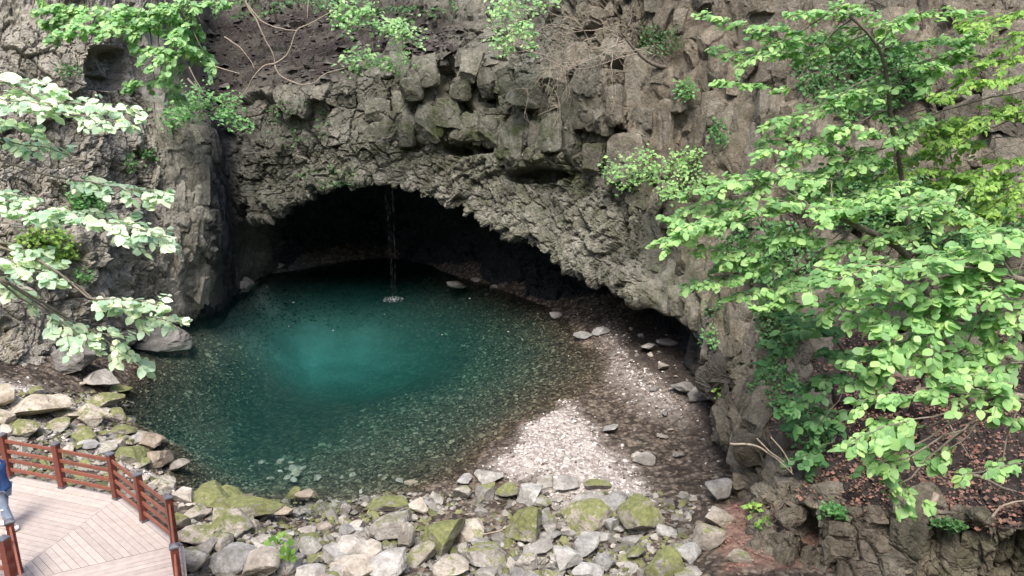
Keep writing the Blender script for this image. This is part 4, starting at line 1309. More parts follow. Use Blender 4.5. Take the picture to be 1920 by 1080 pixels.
def railing(pts, label, zb=ZD, ends=True, hs=(.20, .42, .63, .87), zt=None, skip_post=()):
    """pts: plan positions of the posts, z of foot each"""
    o = tag(empty('railing', (pts[0][0], pts[0][1], pts[0][2])), label, 'railing')
    L = np.array(o.location)
    for i, p in enumerate(pts):
        if i in skip_post: continue
        d = (pts[min(i + 1, len(pts) - 1)] - pts[max(i - 1, 0)])[:2]; d /= np.linalg.norm(d); n = np.array([-d[1], d[0]])
        q = p - L; s = .062
        mb = MB(); mb.box(q + np.array([0, 0, (HP - .05) / 2]), np.r_[d, 0] * s, np.r_[n, 0] * s, (0, 0, (HP - .05) / 2))
        po = mb.build('post', M['redwood'], o, bevel=.008)
        # cap: square plate with a low pyramid
        V = []
        for z, r_ in ((HP - .048, .074), (HP - .02, .074), (HP + .012, .02)):
            for a_, b_ in ((-1, -1), (1, -1), (1, 1), (-1, 1)):
                V.append(q + np.r_[d, 0] * a_ * r_ + np.r_[n, 0] * b_ * r_ + np.array([0, 0, z]))
        F_ = [(3, 2, 1, 0), (8, 9, 10, 11)] + [(4 * k + i_, 4 * k + (i_ + 1) % 4, 4 * k + 4 + (i_ + 1) % 4, 4 * k + 4 + i_) for k in (0, 1) for i_ in range(4)]
        mb = MB(); mb.add(V, F_); mb.build('post_cap', M['cap'], po)
        mb = MB(); mb.box(q + np.array([0, 0, .022]), np.r_[d, 0] * .07, np.r_[n, 0] * .07, (0, 0, .02)); mb.build('post_shoe', M['cap'], po)
    for a, b in zip(pts[:-1], pts[1:]):
        d = (b - a); d = d / np.linalg.norm(d)
        for k, h in enumerate(hs):
            mb = MB()
            mb.bar(a - L + d * .05 + np.array([0, 0, h]), b - L - d * .05 + np.array([0, 0, h]), .035, .075)
            mb.build('rail', M['railwood'], o, bevel=.006)
    return o
z3 = lambda p, z=ZD: np.array([p[0], p[1], z])
railing([z3(PB0)] + [z3(p) for p in PB], 'red brown wooden railing with dark capped posts along the pool side of the deck')
# short railing of the stairs at the lower left
q1 = atz(8, 976, 3.05); q2 = atz(5, 1006, 3.03)
e1 = atz(40, 1085, 2.62)
railing([z3(q2[:2] + np.array([-2.2, .55]), 1.98), z3(q2[:2], 1.98)], 'red brown railing entering from the left edge in front of the person')
railing([z3(q1[:2] + np.array([.06, .02]), ZD), np.array([e1[0], e1[1], 1.60]), np.array([e1[0] + .35, e1[1] - 1.7, 1.3])], 'red brown stair railing running down at the lower left corner', hs=(.25, .48, .70, .93))

# ------------------------------------------------------------------ the person at the left edge
SK = mat_simple('skin', (0.62, 0.42, 0.33), .55, .06, 6)
JK = mat_simple('navy_cloth', (0.035, 0.075, 0.20), .85, .25, 14, .2, bump=.3)
JN = mat_simple('washed_denim', (0.24, 0.30, 0.40), .9, .28, 10, .2, bump=.2)
HR = mat_simple('dark_hair', (0.02, 0.018, 0.018), .5, .3, 20)
WH = mat_simple('white_cloth', (0.80, 0.79, 0.78), .7, .05, 8)
PH = mat_simple('dark_phone', (0.03, 0.03, 0.035), .3, .1, 5)
def skinned(name, verts, edges, rad, mat, parent, sub=2, root=0):
    me = bpy.data.meshes.new(name); me.from_pydata([tuple(v) for v in verts], edges, []); me.update()
    o = link(name, me, parent)
    o.modifiers.new('skin', 'SKIN').use_smooth_shade = True
    sk = me.skin_vertices[0].data
    for i, r_ in enumerate(rad):
        sk[i].radius = (r_, r_) if not hasattr(r_, '__len__') else r_
        sk[i].use_root = (i == root)
    me.materials.append(mat)
    s = o.modifiers.new('sub', 'SUBSURF'); s.levels = sub; s.render_levels = sub
    return o
pf = atz(12, 992, ZD)
person = tag(empty('person', (pf[0] + .04, pf[1] + .02, ZD), 0), 'person in a navy jacket, ripped light jeans and white shoes on the deck, arms raised', 'person')
# local axes: x to the picture's right; the person faces -x, slightly away from the lens
hip = .86
# continuous body (head, neck, torso, arms, legs)
bv = [(0, 0, hip), (-.01, 0, 1.05), (-.015, 0, 1.24), (-.03, 0, 1.36), (-.05, 0, 1.43), (-.065, 0, 1.50), (-.07, 0, 1.57),
      (0.01, -.09, .82), (.07, -.10, .47), (.17, -.11, .10),          # near leg, stepping back
      (-.02, .09, .82), (-.08, .10, .47), (-.10, .10, .09),
      (-.02, -.17, 1.33), (.03, -.24, 1.10), (-.17, -.20, 1.19), (-.24, -.17, 1.23),
      (-.04, .17, 1.33), (-.10, .22, 1.11), (-.26, .12, 1.22), (-.32, .08, 1.25)]
be = [(0, 1), (1, 2), (2, 3), (3, 4), (4, 5), (5, 6), (0, 7), (7, 8), (8, 9), (0, 10), (10, 11), (11, 12), (3, 13), (13, 14), (14, 15), (15, 16), (3, 17), (17, 18), (18, 19), (19, 20)]
brad = [.12, .105, .12, .10, .05, .075, .072, .082, .055, .038, .082, .055, .038, .05, .04, .032, .026, .05, .04, .032, .026]
skinned('body', bv, be, brad, SK, person)
# hands with five fingers each
def hand(at_, sx, parent):
    at_ = np.array(at_); V = [at_, at_ + (-.045, 0, .01), at_ + (-.085, 0, .02)]; E_ = [(0, 1), (1, 2)]; rd = [.026, .034, .03]
    for k, (dy, ln) in enumerate(((-.03, .055), (-.01, .066), (.01, .062), (.03, .048))):
        b = len(V); V += [at_ + (-.095, dy, .022), at_ + (-.095 - ln * .6, dy, .035), at_ + (-.09 - ln * .8, dy, .06)]
        E_ += [(2, b), (b, b + 1), (b + 1, b + 2)]; rd += [.0095, .009, .008]
    b = len(V); V += [at_ + (-.05, sx * .045, .02), at_ + (-.08, sx * .06, .045)]; E_ += [(1, b), (b, b + 1)]; rd += [.012, .010]
    skinned('hand', V, E_, rd, SK, parent, 1)
hand((-.24, -.17, 1.23), 1, person); hand((-.32, .08, 1.25), -1, person)
# jacket: hem flares to the back
jv = [(-.02, 0, 1.38), (-.012, 0, 1.24), (.0, 0, 1.06), (.02, 0, .92), (.045, 0, .80), (-.02, -.165, 1.335), (.035, -.235, 1.10), (-.15, -.205, 1.18), (-.04, .165, 1.335), (-.10, .215, 1.11), (-.235, .135, 1.21)]
je = [(0, 1), (1, 2), (2, 3), (3, 4), (0, 5), (5, 6), (6, 7), (0, 8), (8, 9), (9, 10)]
jk = skinned('jacket', jv, je, [.115, .15, .14, .155, .19, .078, .066, .05, .078, .066, .05], JK, person)
skinned('collar', [(-.04, 0, 1.40), (-.045, 0, 1.44)], [(0, 1)], [.078, .07], WH, person)
jl = skinned('jeans', [(0, 0, .86), (.01, -.088, .80), (.07, -.10, .47), (.165, -.11, .14), (-.02, .088, .80), (-.08, .10, .47), (-.10, .10, .13)],
             [(0, 1), (1, 2), (2, 3), (0, 4), (4, 5), (5, 6)], [.135, .10, .078, .068, .10, .078, .068], JN, person)
mb = MB(); mb.box((.045, -.178, .50), (.05, 0, .004), (0, .008, 0), (0, 0, .012)); mb.build('knee_rip', WH, jl, bevel=.004)
def shoe(x, y, yaw):
    c, s = math.cos(yaw), math.sin(yaw)
    pts = [(.10, 0, .055), (.03, 0, .075), (-.06, 0, .055), (-.14, 0, .042)]
    V = [(x + c * a - s * b, y + s * a + c * b, z) for a, b, z in pts]
    return skinned('shoe', V, [(0, 1), (1, 2), (2, 3)], [.05, .058, .052, .042], WH, person)
shoe(.165, -.115, .9); shoe(-.12, .10, .15)
# head details
hd = np.array([-.075, 0, 1.545])
V, F_ = ICO[3]
def ell(name, c, s, mat, parent, cut=None):
    W = V * np.array(s)
    if cut is not None:
        m = cut(V); W = np.where(m[:, None], W, W * .86)
    return link(name, mesh_np(name, W + np.array(c), F_, mat, None, True), parent)
ell('head', hd, (.092, .078, .115), SK, person)
ell('hair', hd + (.02, 0, .02), (.098, .09, .118), HR, person, lambda v: (v[:, 0] > -.35) | (v[:, 2] > .45))
for sgn in (-1, 1):
    ell('ear', hd + (.005, sgn * .078, -.005), (.02, .012, .03), SK, person)
    ell('eye', hd + (-.082, sgn * .032, .012), (.011, .014, .009), HR, person)
ell('nose', hd + (-.096, 0, -.015), (.018, .013, .022), SK, person)
ell('mouth', hd + (-.086, 0, -.055), (.010, .024, .008), mat_simple('lips', (.45, .2, .18), .5), person)
ph = MB(); ph.box((0, 0, 0), (.006, 0, 0), (0, .075, 0), (0, 0, .038))
po = ph.build('phone', PH); po.location = (person.location[0] - .43, person.location[1] - .04, ZD + 1.30)
tag(po, 'dark phone held sideways in the raised hands of the person', 'phone')
# ------------------------------------------------------------------ leaves and trees
def leaf_geo(kind):
    if kind == 'ovate':
        st = [(0, 0), (.15, .27), (.40, .41), (.70, .30), (.88, .12), (1.0, 0)]
        V = []; F_ = []
        for t, w in st: V.append((0, t, -.10 * t * t))
        n = len(st)
        L_, R_ = {}, {}
        for i, (t, w) in enumerate(st):
            if w > 0:
                L_[i] = len(V); V.append((-w, t + .02, .10 * w - .12 * t * t)); R_[i] = len(V); V.append((w, t + .02, .10 * w - .12 * t * t))
        for i in range(n - 1):
            for S_, fl in ((L_, 1), (R_, 0)):
                a, b = S_.get(i), S_.get(i + 1)
                q = [i, i + 1] + ([b] if b is not None else []) + ([a] if a is not None else [])
                if not fl: q = q[::-1]
                for k in range(1, len(q) - 1): F_.append((q[0], q[k], q[k + 1]))
        return np.array(V), np.array(F_)
    if kind == 'maple':
        V = [(0, 0, 0)]; F_ = []
        for k, (a, l) in enumerate(((-100, .6), (-50, .85), (0, 1.0), (50, .85), (100, .6))):
            t = R(a); tip = (math.sin(t) * l, math.cos(t) * l, -.12 * l)
            p = (math.sin(t - .28) * l * .45, math.cos(t - .28) * l * .45, 0); q = (math.sin(t + .28) * l * .45, math.cos(t + .28) * l * .45, 0)
            b = len(V); V += [p, tip, q]; F_ += [(0, b, b + 2), (b, b + 1, b + 2)]
        return np.array(V), np.array(F_)
    V = np.array([(0, 0, 0), (-.36, .5, .06), (0, .52, -.02), (.36, .5, .06), (0, 1, -.1)]); F_ = np.array([(0, 2, 1), (0, 3, 2), (1, 2, 4), (2, 3, 4)])
    return V, F_
LG = {k: leaf_geo(k) for k in ('ovate', 'maple', 'small')}
for k_, (wf, cf) in enumerate(((1.0, 1.0), (.78, 2.4), (1.12, .2), (.9, -1.6))):
    V_, F_ = LG['ovate']; W_ = V_.copy(); W_[:, 0] *= wf; W_[:, 2] = W_[:, 2] * cf + .06 * np.sin(W_[:, 1] * 7 + k_) * np.abs(W_[:, 0]); LG['ovate%d' % k_] = (W_, F_)
LM = {}
def leaf_mesh(kind, mat):
    if (kind, mat) not in LM:
        V_, F_ = LG[kind]; LM[(kind, mat)] = mesh_np('leaf', V_, F_, M[mat], dict(lrand=np.zeros(len(V_))), kind.startswith('ovate'))
    return LM[(kind, mat)]
def nrmz(a): return a / (np.linalg.norm(a, axis=-1)[..., None] + 1e-9)
def leaf_frames(pos, ax, nr, size):
    ax = nrmz(ax); sd_ = nrmz(np.cross(ax, nr)); nn = np.cross(sd_, ax)
    return dict(p=pos, a=ax, s=sd_, n=nn, z=size)
def leaf_merge(name, fr, kind, mat, parent, stuff=True):
    n = len(fr['p'])
    if n == 0: return None
    V_, F_ = LG[kind]
    if kind == 'ovate':
        VK = np.stack([LG['ovate%d' % q][0] for q in range(4)])[rng.integers(0, 4, n)]
    else: VK = np.repeat(V_[None], n, 0)
    W = fr['p'][:, None] + fr['z'][:, None, None] * (VK[:, :, :1] * fr['s'][:, None] + VK[:, :, 1:2] * fr['a'][:, None] + VK[:, :, 2:] * fr['n'][:, None])
    Fc = (F_[None] + (np.arange(n) * len(V_))[:, None, None]).reshape(-1, 3)
    lr = np.repeat(rng.random(n), len(V_))
    o = link(name, mesh_np(name, W.reshape(-1, 3), Fc, M[mat], dict(lrand=lr), kind == 'ovate'), parent)
    if stuff: o['kind'] = 'stuff'
    return o
def wobble(a, b, n, amp, sag=0.0):
    a, b = np.asarray(a, float), np.asarray(b, float); t = np.linspace(0, 1, n)[:, None]
    L = np.linalg.norm(b - a)
    w = np.cumsum(rng.normal(0, 1, (n, 3)), 0); w = w - w[0] - (w[-1] - w[0]) * t
    P_ = a + (b - a) * t + w * amp * L / math.sqrt(n)
    P_[:, 2] -= sag * L * (t[:, 0] * (1 - t[:, 0])) * 4
    return P_
def tree(name, label, cat, trunk, sprays, leafpx, Y, kind, mat, bark, group=None, singles=300, dens=1.0, tr0=.07, hang=0.0, face=0.5, lat=1.25, link_branch=True, vs=1.0):
    """trunk: [(px,py,Y)]; sprays: [(x0,y0,x1,y1,width_px[,Y])] from the twig's start to its tip"""
    tp = np.array([at(*q) for q in trunk])
    root = tag(empty(name, tp[0]), label, cat, group)
    L0 = tp[0].copy()
    tt = np.linspace(0, len(tp) - 1, 8 * len(tp))
    tc = catmull(tp, tt) if len(tp) > 2 else wobble(tp[0], tp[-1], 12, .03)
    rad = np.linspace(tr0, tr0 * .35, len(tc))
    mb = MB(); mb.tube(tc - L0, rad, 8); mb.build('trunk', M[bark], root, True)
    fr = {k: [] for k in 'pasnz'}
    for sp in sprays:
        x0, y0, x1, y1, w = sp[:5]
        Ys = sp[5] if len(sp) > 5 else Y
        Ys = Ys + rng.uniform(-.5, .5) * Y * .05
        A = at(x0, y0, Ys); B = at(x1, y1, Ys - rng.uniform(-.1, .2))
        a_ = proj((A + B) / 2)[2]; s_m = leafpx * a_ / FPX; wm = w * a_ / FPX
        L = np.linalg.norm(B - A)
        axis = wobble(A, B, 9, .05, -.03)
        mb = MB()
        # limb from the trunk to the start of the spray
        k = np.argmin(np.linalg.norm(tc - A, axis=1))
        if link_branch:
            lb = wobble(tc[k], A, 8, .05, -.04)
            r0 = min(rad[k] * .6, .010 + .005 * np.linalg.norm(tc[k] - A), .024)
            mb.tube(np.concatenate([lb, axis[1:]]) - L0, np.linspace(r0, .004, 16), 5)
        else:
            mb.tube(axis - L0, np.linspace(.012, .004, 9), 5)
        d = nrmz(B - A)
        if vs > 1.7:                                       # far crowns: leaf clouds round the bough
            m_ = int(dens * 1.1 * (L / s_m) * (wm / s_m)) + 6
            t_ = rng.random(m_); lump = rng.integers(0, max(3, int(L / wm * 3)), m_)
            cz = rng.normal(0, .30, (200, 3))
            c = A + (B - A) * t_[:, None] + (cz[lump] + rng.normal(0, .22, (m_, 3))) * wm * np.array([.6, 1.0, .9])
            for q in range(0, m_, 12): mb.tube(wobble(axis[min(int(t_[q] * 8), 8)], c[q], 4, .06) - L0, np.linspace(.008, .003, 4), 3)
            fr['p'] += list(c - L0); fr['a'] += list(nrmz(rng.normal(0, 1, (m_, 3)) * np.array([1, .6, .2]) + np.array([0, -.3, -.35])))
            fr['n'] += list(np.array([0, 0, 1.0]) + nrmz(CAM - c) * rng.uniform(.2, 1.2, (m_, 1)) + rng.normal(0, .3, (m_, 3))); fr['z'] += list(s_m * rng.uniform(.6, 1.35, m_))
            mb.build('branch', M[bark], root, True)
            continue
        latd = np.cross(d, (0, 0, 1.0)); latd = nrmz(latd)
        if latd[1] > 0: latd = -latd                     # towards the lens
        latd = nrmz(latd + np.array([0, 0, -.10]))
        nleaf = int(dens * 2.9 * (L / s_m) * max(wm / s_m, 1.0)) + 4
        ntw = max(4, int(L / (s_m * 0.9)))
        per = max(2, int(math.ceil(nleaf / ntw)))
        for i in range(ntw):
            t = (i + rng.uniform(.1, .9)) / ntw
            p = axis[0] + (axis[-1] - axis[0]) * t; j = min(int(t * 8), 7); p = axis[j] + (axis[j + 1] - axis[j]) * (t * 8 - j)
            sg = 1 if i % 2 else -1
            env = (1 - .55 * abs(2 * t - .9)) * wm * lat
            td = nrmz(d * rng.uniform(.3, .9) + latd * sg * rng.uniform(.5, 1.0) + np.array([0, 0, rng.uniform(-.35, .25) - hang]))
            tl = env * rng.uniform(.5, 1.1)
            e = p + td * tl
            e[2] += rng.uniform(-.4, .4) * wm * vs - .1 * tl
            tw = wobble(p, e, 5, .05, -.04)
            if tl > s_m: mb.tube(tw - L0, np.linspace(.005, .002, 5), 3)
            for q in range(per):
                u = (q + .6) / per
                c = tw[min(int(u * 4), 3)] + (tw[min(int(u * 4) + 1, 4)] - tw[min(int(u * 4), 3)]) * (u * 4 - int(u * 4))
                c = c + rng.normal(0, .18, 3) * s_m
                sg2 = 1 if q % 2 else -1
                side = np.cross(td, (0, 0, 1.0))
                la = nrmz(td * rng.uniform(.3, 1.0) + side * sg2 * rng.uniform(.3, 1.0) + np.array([0, 0, rng.uniform(-.65, -.05) - hang * .6]))
                tocam = nrmz(CAM - c)
                nr = np.array([0, 0, 1.0]) + tocam * face * rng.uniform(.2, 1.4) + rng.normal(0, .32, 3)
                fr['p'].append(c - L0); fr['a'].append(la); fr['n'].append(nr); fr['z'].append(s_m * np.clip(rng.normal(1.0, .30), .4, 1.7))
        br = mb.build('branch', M[bark], root, True)
    P_, A_, N_, Z_ = (np.array(fr[k]) for k in 'panz')
    f = leaf_frames(P_, A_, N_, Z_)
    q = proj(P_ + L0)
    score = Z_ / q[:, 2] * ((q[:, 0] > 0) & (q[:, 0] < 1920) & (q[:, 1] > 0) & (q[:, 1] < 1080))
    order = np.argsort(-score + rng.uniform(0, .004, len(score)))
    k = min(singles, len(order))
    for i in order[:k]:
        o = bpy.data.objects.new('leaf', leaf_mesh(kind + str(rng.integers(4)) if kind == 'ovate' else kind, mat)); col.objects.link(o); o.parent = root
        z = f['z'][i]
        m = Matrix([[f['s'][i][r] * z, f['a'][i][r] * z, f['n'][i][r] * z, f['p'][i][r]] for r in range(3)] + [[0, 0, 0, 1]])
        o.matrix_basis = m
    rest = order[k:]
    leaf_merge('foliage', {kk: f[kk][rest] for kk in 'pasnz'}, kind, mat, root)
    return root, len(order)
GT = 'broadleaf trees over the right cliff'
info = []
# ---- right hand side
info.append(tree('broadleaf_tree', 'slim tree with a visible dark bent trunk on the upper right cliff', 'tree',
 [(1720,560,16.5),(1690,330,16),(1672,235,15.6),(1658,120,15.2),(1625,60,15),(1570,15,15)],
 [(1560,95,1310,30,24),(1560,110,1400,62,34),(1640,20,1480,30,32),(1520,108,1330,98,32),(1480,165,1345,152,24),(1640,75,1545,95,36),(1660,45,1830,25,36),(1660,90,1830,75,46),(1680,130,1815,95,42),(1700,60,1560,5,30),
  (1690,150,1425,258,42),(1700,160,1560,185,36),(1560,275,1425,285,48),(1680,315,1560,292,46),(1640,340,1345,345,46),(1500,215,1430,238,30),(1600,230,1480,300,40),(1620,200,1700,235,36),(1760,140,1820,60,40),(1580,330,1440,400,36),(1620,50,1520,70,30),(1500,60,1380,130,26),(1690,260,1560,240,46),(1720,330,1600,370,46),(1650,280,1500,340,44),(1760,200,1690,260,40),(1720,20,1660,70,40),(1780,100,1720,180,36),(1690,380,1540,400,40)],
 11.5, 15.3, 'ovate', 'leaf_right', 'bark_dark', GT, dens=1.35, tr0=.06))
info.append(tree('broadleaf_tree', 'tree whose leafy limbs reach far left over the cave pillar', 'tree',
 [(1820,760,15.5),(1760,600,14.5),(1700,480,14),(1600,420,13.6),(1520,390,13.4)],
 [(1480,385,1240,448,50),(1460,330,1300,440,44),(1640,395,1450,385,48),(1430,480,1300,470,30),(1530,425,1345,505,44),(1760,385,1545,402,46),(1800,405,1640,445,44),(1480,490,1280,542,32),(1520,525,1380,562,40),(1510,575,1415,575,30),(1600,490,1480,545,44),(1400,420,1280,420,40),(1360,370,1250,410,36),(1560,340,1420,330,40),(1700,440,1560,470,44),(1780,480,1620,520,44),(1820,350,1700,380,44),(1640,520,1540,590,40),(1420,340,1290,360,36),(1560,450,1440,455,40),(1860,420,1740,370,44)],
 12.5, 13.6, 'ovate', 'leaf_right', 'bark', GT, dens=1.4, tr0=.10))
info.append(tree('broadleaf_tree', 'large leaved tree reaching in from the middle of the right edge', 'tree',
 [(2250,900,10.5),(2150,650,10),(2020,560,9.8),(1900,520,9.6)],
 [(1740,525,1590,610,44),(1700,500,1515,545,48),(1860,470,1650,505,56),(1930,455,1750,482,50),(1930,535,1800,565,58),(1780,560,1600,560,44),(1800,600,1620,662,56),(1900,590,1700,645,54),(1810,655,1600,722,56),(1930,615,1840,655,40),(1930,680,1820,695,56),(1700,640,1590,690,46),(1930,560,1860,600,50),(1880,500,1760,540,50),(1760,590,1640,610,46),(1920,500,1800,520,56),(1850,540,1700,580,50),(1930,430,1830,450,50),(1880,640,1760,700,50)],
 17.5, 9.8, 'ovate', 'leaf_right', 'bark', GT, dens=1.4, tr0=.11))
info.append(tree('broadleaf_tree', 'tree with the lowest hanging large leaves over the litter slope at lower right', 'tree',
 [(2250,1150,9.2),(2150,850,9.0),(2020,770,9.0),(1900,740,9.0)],
 [(1790,735,1605,755,44),(1720,785,1590,835,52),(1750,850,1640,850,40),(1640,890,1730,942,38),(1930,755,1750,742,48),(1930,790,1870,782,30),(1800,830,1750,862,30),(1880,875,1800,892,30),(1740,800,1640,800,44),(1700,860,1620,880,36),(1900,720,1780,700,40),(1660,920,1700,950,26),(1920,870,1860,880,20)],
 17.5, 9.0, 'ovate', 'leaf_right', 'bark', GT, dens=1.4, tr0=.10, hang=.12))
info.append(tree('maple_tree', 'bright lime green fine leaved tree at the upper right edge', 'tree',
 [(2080,620,17),(2010,420,16.6),(1960,280,16.2),(1930,150,16)],
 [(1930,105,1800,135,56),(1800,235,1680,252,40),(1930,190,1735,285,58),(1930,290,1790,335,58),(1790,318,1665,338,30),(1930,350,1760,372,48),(1930,230,1860,200,50),(1930,60,1870,100,40),(1860,260,1700,300,44),(1700,240,1670,330,26),(1930,140,1750,190,50),(1900,330,1700,360,50),(1930,20,1800,60,50),(1930,400,1780,420,50),(1860,240,1740,240,50),(1930,320,1850,400,44)],
 11, 16.6, 'small', 'leaf_lime', 'bark', None, dens=1.7, tr0=.09))
info.append(tree('broadleaf_tree', 'shaded low tree hanging beside the ivy on the right pillar', 'tree',
 [(1640,760,15.8),(1600,690,15.3),(1570,640,15),(1540,600,14.9)],
 [(1570,590,1440,642,46),(1600,620,1470,600,38),(1570,700,1460,765,46),(1600,770,1480,800,54),(1560,830,1490,868,40),(1600,705,1520,720,36),(1620,660,1540,660,36),(1540,790,1520,880,30),(1500,640,1420,680,30)],
 16, 15, 'ovate', 'leaf_shade', 'bark_dark', GT, dens=1.1, tr0=.06))
# ---- left hand side
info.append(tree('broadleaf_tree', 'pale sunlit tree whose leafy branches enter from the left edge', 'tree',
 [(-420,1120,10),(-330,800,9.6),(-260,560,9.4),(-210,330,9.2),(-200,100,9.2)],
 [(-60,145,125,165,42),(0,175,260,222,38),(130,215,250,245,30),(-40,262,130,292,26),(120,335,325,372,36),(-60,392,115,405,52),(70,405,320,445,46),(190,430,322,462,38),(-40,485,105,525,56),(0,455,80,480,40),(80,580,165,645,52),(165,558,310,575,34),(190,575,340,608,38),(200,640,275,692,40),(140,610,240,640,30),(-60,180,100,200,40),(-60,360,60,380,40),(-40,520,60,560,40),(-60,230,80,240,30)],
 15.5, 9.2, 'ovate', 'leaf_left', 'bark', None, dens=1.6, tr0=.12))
info.append(tree('broadleaf_tree', 'mint green tree hanging down over the top left of the cliff', 'tree',
 [(60,-420,24),(140,-250,22.5),(230,-130,21.6),(290,-60,21)],
 [(380,15,230,25,60),(360,35,300,110,50),(300,25,80,22,60),(255,50,92,62,40),(380,45,240,45,62),(440,5,300,12,30),(380,95,260,92,54),(330,110,300,150,46),(300,140,345,182,28),(360,60,380,105,38),(290,150,235,165,26),(160,10,90,55,40),(330,60,400,120,40)],
 11, 21, 'ovate', 'leaf_top', 'bark', None, dens=2.1, tr0=.10, hang=.1, vs=1.6))
info.append(tree('maple_tree', 'small maple fan spreading across the crack of the left cliff', 'tree',
 [(352,148,32.2),(372,168,31.8),(392,185,31.2)],
 [(390,180,302,200,40),(380,190,445,180,34),(400,205,470,235,32),(370,205,310,238,26),(420,190,440,215,26),(380,175,330,215,36)],
 8, 31, 'small', 'leaf_maple', 'bark', None, dens=3.0, tr0=.05, singles=0, vs=1.8))
info.append(tree('maple_tree', 'maple crown hanging from the top edge left of the picture centre', 'tree',
 [(690,-190,35),(695,-90,33),(700,-20,32)],
 [(700,5,620,15,36),(690,30,640,65,44),(700,60,770,65,44),(690,100,740,118,32),(700,95,640,120,34),(735,45,780,85,38),(650,5,625,40,30)],
 9, 32, 'small', 'leaf_top', 'bark', None, dens=4.2, tr0=.06, singles=0, vs=2.4))
info.append(tree('maple_tree', 'narrow maple bough hanging at the top edge left of the dead twigs', 'tree',
 [(990,-200,33.5),(985,-100,32),(980,-30,31.3)],
 [(985,5,920,30,46),(980,40,915,85,34),(990,40,1000,90,30),(1000,10,1050,-5,26),(960,70,945,100,24)],
 9, 31, 'small', 'leaf_top', 'bark', None, dens=4.2, tr0=.06, singles=0, vs=2.4))
info.append(tree('shrub', 'bright green shrub clinging to the rock right of the cave arch', 'shrub',
 [(1246,390,27.2),(1240,350,26.6),(1235,320,26.2)],
 [(1235,310,1135,330,40),(1230,335,1165,345,36),(1240,320,1325,298,44),(1245,355,1325,330,38),(1240,350,1290,370,26),(1240,300,1200,285,26),(1250,300,1310,290,26)],
 8, 26.2, 'small', 'leaf_right', 'bark', None, dens=2.6, tr0=.04, singles=0, vs=2.2))
info.append(tree('understorey_tree', 'dull dark green tree in shade along the top left edge of the scree', 'tree',
 [(520,40,40),(500,-20,39.5),(480,-60,39)],
 [(480,-5,400,15,40),(500,5,600,10,36),(520,20,440,30,26),(560,-5,640,0,30)],
 7, 39, 'small', 'leaf_dark', 'bark_dark', None, dens=.7, tr0=.07, singles=0))
info.append(tree('understorey_tree', 'dull dark green tree in shade at the top centre above the scree', 'tree',
 [(790,60,40),(790,10,39),(795,-40,38.5)],
 [(790,10,700,25,40),(790,20,860,15,36),(780,35,740,40,26),(840,0,900,10,30)],
 7, 38, 'small', 'leaf_dark', 'bark_dark', None, dens=.8, tr0=.07, singles=0))

# ---- plants clinging to the rock
def patch(name, label, cat, px, py, rx, ry, leafpx, mat, n, kind='small', group=None, up=.6, puff=.10, vmin=3.6):
    pts = []
    anchor = on_cliff(px, py, vmin)
    root = tag(empty(name, anchor), label, cat, group)
    m = np.where((np.abs(PQ[:, 0] - px) < rx * 1.1) & (np.abs(PQ[:, 1] - py) < ry * 1.1) & (VV > vmin))[0]
    if len(m) == 0: m = np.argsort((PQ[:, 0] - px) ** 2 + (PQ[:, 1] - py) ** 2)[:40]
    q = PQ[m]; w = ((q[:, 0] - px) / rx) ** 2 + ((q[:, 1] - py) / ry) ** 2 + (.5 * fbm(PD[m] * 1.5, 3, 77) if rx > 14 else 0)
    m = m[w < 1] if (w < 1).any() else m
    c = PD[rng.choice(m, n)].astype(float); a_ = PQ[m[0], 2]; s_m = leafpx * a_ / FPX
    toc = nrmz(CAM - c)
    c = c + toc * (rng.uniform(.02, puff + .04, (n, 1)) + (.32 if px > 1180 and py < 900 else (.18 if px > 1180 or px < 440 else 0))) + rng.normal(0, .5, (n, 3)) * s_m
    ax = rng.normal(0, .6, (n, 3)) + np.array([0, -.3, -.5 if up < .5 else .2])
    nr = toc * .6 + np.array([0, 0, up]) + rng.normal(0, .35, (n, 3))
    f = leaf_frames(c - anchor, ax, nr, s_m * rng.uniform(.6, 1.4, n))
    leaf_merge('foliage', f, kind, mat, root, False)
    mb = MB()
    for k in range(8):
        e = c[rng.integers(n)]
        mb.tube(wobble(np.zeros(3), e - anchor, 6, .08), np.linspace(.012, .003, 6), 4)
    mb.build('stem', M['bark_dark'], root, True)
